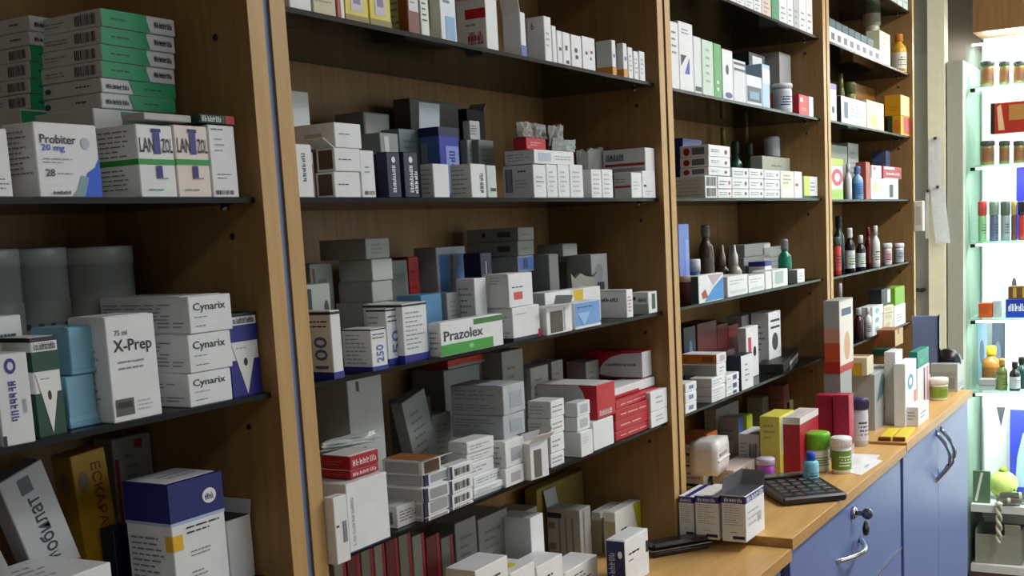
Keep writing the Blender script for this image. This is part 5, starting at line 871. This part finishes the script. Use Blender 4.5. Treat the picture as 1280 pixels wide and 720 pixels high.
for i, (a, b, v, c_) in enumerate(((1222, 1234, 402, 'A8C0E0'), (1240, 1256, 404, '5A6478'), (1256, 1290, 402, 'F0ECF0'))): B('e5', 'back', None, a, b, v, ('pale blue leaflet card', 'grey leaflet card with figure', 'white folded leaflet card')[i], body=c_, x0=CX+.27-.01*i, rot=-90, d=.005, name='leaflet_card', cat='card', deco=[('o', 'f', .2, .3, .7, .7, '7A8498')] if i < 2 else [])
B('e6', 'back', None, 1262, 1296, 512, 'blue poster card with pale portrait', body='3A48C0', x0=CX+.2, rot=-90, d=.008, name='poster_card', cat='card', deco=[('g', 'f', .2, .1, .9, .8, ((0, 0), (1, 0), (1, 1), (.4, .9), (.1, .5)), 'A8C4E4')])
B('e6', 'back', None, 1230, 1258, 506, 'white pyramid display card', body='F2F4F4', x0=CX+.25, rot=-90, d=.006, name='display_card', cat='card', deco=[('g', 'f', .55, .75, .95, .98, TRI, '5A6068')])
# rolled papers, plush ball, leaflets on the ledge
def ball(u, v, rpx, x, label, col, name, cat):
    P = Vector((x, 0, Z['e6'])); P.y = solve_u(P, Vector((0, 1, 0)), u); r = rpx/proj(P)[2]; zc = max(Z['e6']+r*.98, solve_v(Vector((x, P.y, 0)), Vector((0, 0, 1)), v))
    bm = bmesh.new(); bmesh.ops.create_icosphere(bm, subdivisions=3, radius=r); rr = random.Random(3)
    for vv in bm.verts: vv.co *= 1+rr.uniform(-.05, .05)
    for f in bm.faces: f.smooth = True
    o = link(name, bm, paper(col, .8)); o.location = (x, P.y, zc); tag(o, label, cat); return o, r
o, r_ = ball(1254, 570, 17, CX+.14, 'pale yellow-green plush ball among papers in lit cabinet', 'C4D878', 'plush_ball', 'toy'); o.location.z = Z['e6']+r_*1.06
link('crown_tuft', add_lathe(bmesh.new(), [(0, 0), (.02, 0), (.012, .012), (0, .02)], 10, c=(0, 0, r_*.97)), paper('9AC03A'), o)
o, r_ = ball(1268, 585, 6, CX+.10, 'small green ball beside the plush ball', '7AA834', 'small_ball', 'toy'); o.location.z = Z['e6']+r_*1.06
link('stem', add_lathe(bmesh.new(), [(0, 0), (.004, 0), (.003, .012), (0, .012)], 8, c=(0, 0, r_*.95)), paper('5A7A28'), o)
def roll(u0, u1, x, z, r, label, col, name, cat, rise=0):
    P = Vector((x, 0, z)); y0 = solve_u(P, Vector((0, 1, 0)), u0); y1 = solve_u(P, Vector((0, 1, 0)), u1); L = abs(y1-y0)
    bm = bmesh.new(); pts = []
    for i in range(40): a = i*.42; rr = r*(.45+.55*i/39); pts.append((rr*math.cos(a), rr*math.sin(a)))
    a_ = [bm.verts.new((-L/2, p[0], p[1])) for p in pts]; b_ = [bm.verts.new((L/2, p[0], p[1])) for p in pts]
    for i in range(39): f = bm.faces.new([a_[i], a_[i+1], b_[i+1], b_[i]]); f.smooth = True
    bmesh.ops.solidify(bm, geom=bm.faces[:], thickness=.0008)
    o = link(name, bm, paper(col)); o.location = (x, (y0+y1)/2, z+r*1.05+.002); o.rotation_euler = (0, rise, -math.pi/2+.25); tag(o, label, cat)
    link('paper_band', add_lathe(bmesh.new(), [(r*1.03, -.006), (r*1.03, .006)], 18), paper('8A9080'), o).rotation_euler = (0, math.pi/2, 0)
roll(1250, 1300, CX+.055, Z['e6'], .022, 'rolled newspaper lying on the lit cabinet ledge', 'D0D0C4', 'newspaper_roll', 'newspaper')
roll(1246, 1276, CX+.012, Z['e6'], .014, 'thin rolled leaflet in front of the newspaper', 'C4C8BC', 'leaflet_roll', 'paper')
o = B('e6', 'front', None, 1216, 1238, 588, 'green and white leaflet leaning at the ledge corner', body='5A7A5E', x0=CX+.03, rot=-90, d=.004, pitch=0, name='leaflet', cat='leaflet', deco=[('g', 'f', .1, .05, .6, .95, ((0, 0), (.3, 0), (1, 1), (.7, 1)), 'D8E0D4')])
# twisted paper cord hanging from the ledge and the cardboard tray below
tw = bmesh.new()
for ph_ in (0, math.pi): add_tube(tw, [(.007*math.cos(ph_+k*.55), .007*math.sin(ph_+k*.55), -.16*k/24) for k in range(25)], .0065, 6)
P = Vector((CX-.012, 0, Z['e6'])); P.y = solve_u(P, Vector((0, 1, 0)), 1249)
o = link('twisted_cord', tw, paper('B0AE9C')); o.location = (CX-.017, P.y, Z['e6']+.012); tag(o, 'twisted pale paper cord hanging from the cabinet ledge', 'cord'); link('knot', add_lathe(bmesh.new(), [(0, -.012), (.013, -.006), (.014, .004), (0, .012)], 10), paper('BCBAA8'), o)
P = Vector((CX+.02, 0, Z['e7'])); ya = solve_u(P, Vector((0, 1, 0)), 1219); yb_ = solve_u(P, Vector((0, 1, 0)), 1276); h = solve_v(P+Vector((0, -.1, 0)), Vector((0, 0, 1)), 668)
tr = empty('cardboard_tray', (CX+.12, (ya+yb_)/2, Z['e7'])); tag(tr, 'grey open cardboard tray on the cabinet bottom', 'tray'); L = (ya-yb_)/2
for nm, a in (('bottom', (-.1, .1, -L, L, 0, .003)), ('front_wall', (-.1, -.097, -L, L, .003, h)), ('back_wall', (.097, .1, -L, L, .003, h)), ('end_wall', (-.097, .097, -L, -L+.003, .003, h*1.15)), ('end_wall', (-.097, .097, L-.003, L, .003, h*1.15))): link(nm, box(*a), paper('8E9084', .6), tr)
fl_ = link('raised_flap', box(-.0015, .0015, -.03, .03, 0, .05), paper('9A9C90', .6), tr); fl_.location = (-.098, -L+.03, h); fl_.rotation_euler = (0, -.3, 0)
sheet([(CX-.0, ya), (CX-.0, yb_-.02), (CX+.018, yb_-.02), (CX+.018, ya)], Z['e7']+.0003, 'paper_sheet', 'white paper sheet under the cardboard tray edge', 'paper', 'DCDEDC', False)

# ------------------------------------------------------------------ labels: each thing told apart by its look, then by its place
from collections import defaultdict
slots = defaultdict(list)
for q in ITEMS:
    slots[(q[1], q[2])].append(q)
def nth(i): return ORD[i] if i < len(ORD) else str(i+1)
for (sh, row), L in slots.items():
    keys = {}
    for q in L: keys.setdefault(('s', q[6]) if q[6] else ('o', id(q)), []).append(q)
    order = sorted(keys.values(), key=lambda g: min(z[3] for z in g))
    for i, g in enumerate(order):
        for q in g: q.append(i)
rowname = {'front': 'front row', 'back': 'back row', 'middle': 'middle row', 'lying': 'upper layer', 'row': 'row of three'}
desc_n = defaultdict(int)
for q in ITEMS: desc_n[(q[4])] += 1
for q in ITEMS:
    o, sh, row, x, desc, cat, stack, lev, slot = q
    nst = sum(1 for z in ITEMS if z[6] == stack) if stack else 0
    if desc_n[desc] == 1: lab = f'{desc} on the {PLACE[sh]}'
    elif stack and nst > 1:
        lv = 'topmost' if lev == 0 else 'lowest' if lev == nst-1 else nth(lev)+' down'
        same = {z[6] for z in ITEMS if z[4] == desc and z[1] == sh}
        lab = f'{desc}, {lv} in its stack on the {PLACE[sh]}'
        if len(same) > 1: lab = f'{desc}, {lv} of {nth(slot)} stack on the {PLACE[sh]}'
        if len(lab.split()) > 16: lab = f'{desc}, {lv} in stack, {sh and PLACE[sh]}'
    else:
        same = sorted([z for z in ITEMS if z[4] == desc and z[1] == sh], key=lambda z: z[3])
        if len(same) == 1: lab = f'{desc} on the {PLACE[sh]}'
        else: lab = f'{desc}, {nth(same.index(q))} such from left on the {PLACE[sh]}'
    if len(lab.split()) > 16: lab = lab.replace(' on the ', ', ')
    if len(lab.split()) > 16: print('LONG', len(lab.split()), lab)
    tag(o, lab, cat, {'box': 'cartons', 'bottle': 'bottles', 'jar': 'jars'}.get(cat, cat+'s')+' on the '+PLACE[sh])
labs = defaultdict(int)
for q in ITEMS: labs[q[0]['label']] += 1
for l, n_ in labs.items():
    if n_ > 1: print('DUPLABEL', n_, l)
for o in bpy.data.objects:
    for k in ('_top', '_dims'):
        if k in o: del o[k]
if 0:
    for q in ITEMS:
        if q[0].name[-3:] in ('178','180','273','276','277','278','281','283','285','286','292','293','330','331'): print(q[0].name, q[0]['label'])
print('THINGS', len(ITEMS), 'OBJECTS', len(bpy.data.objects))
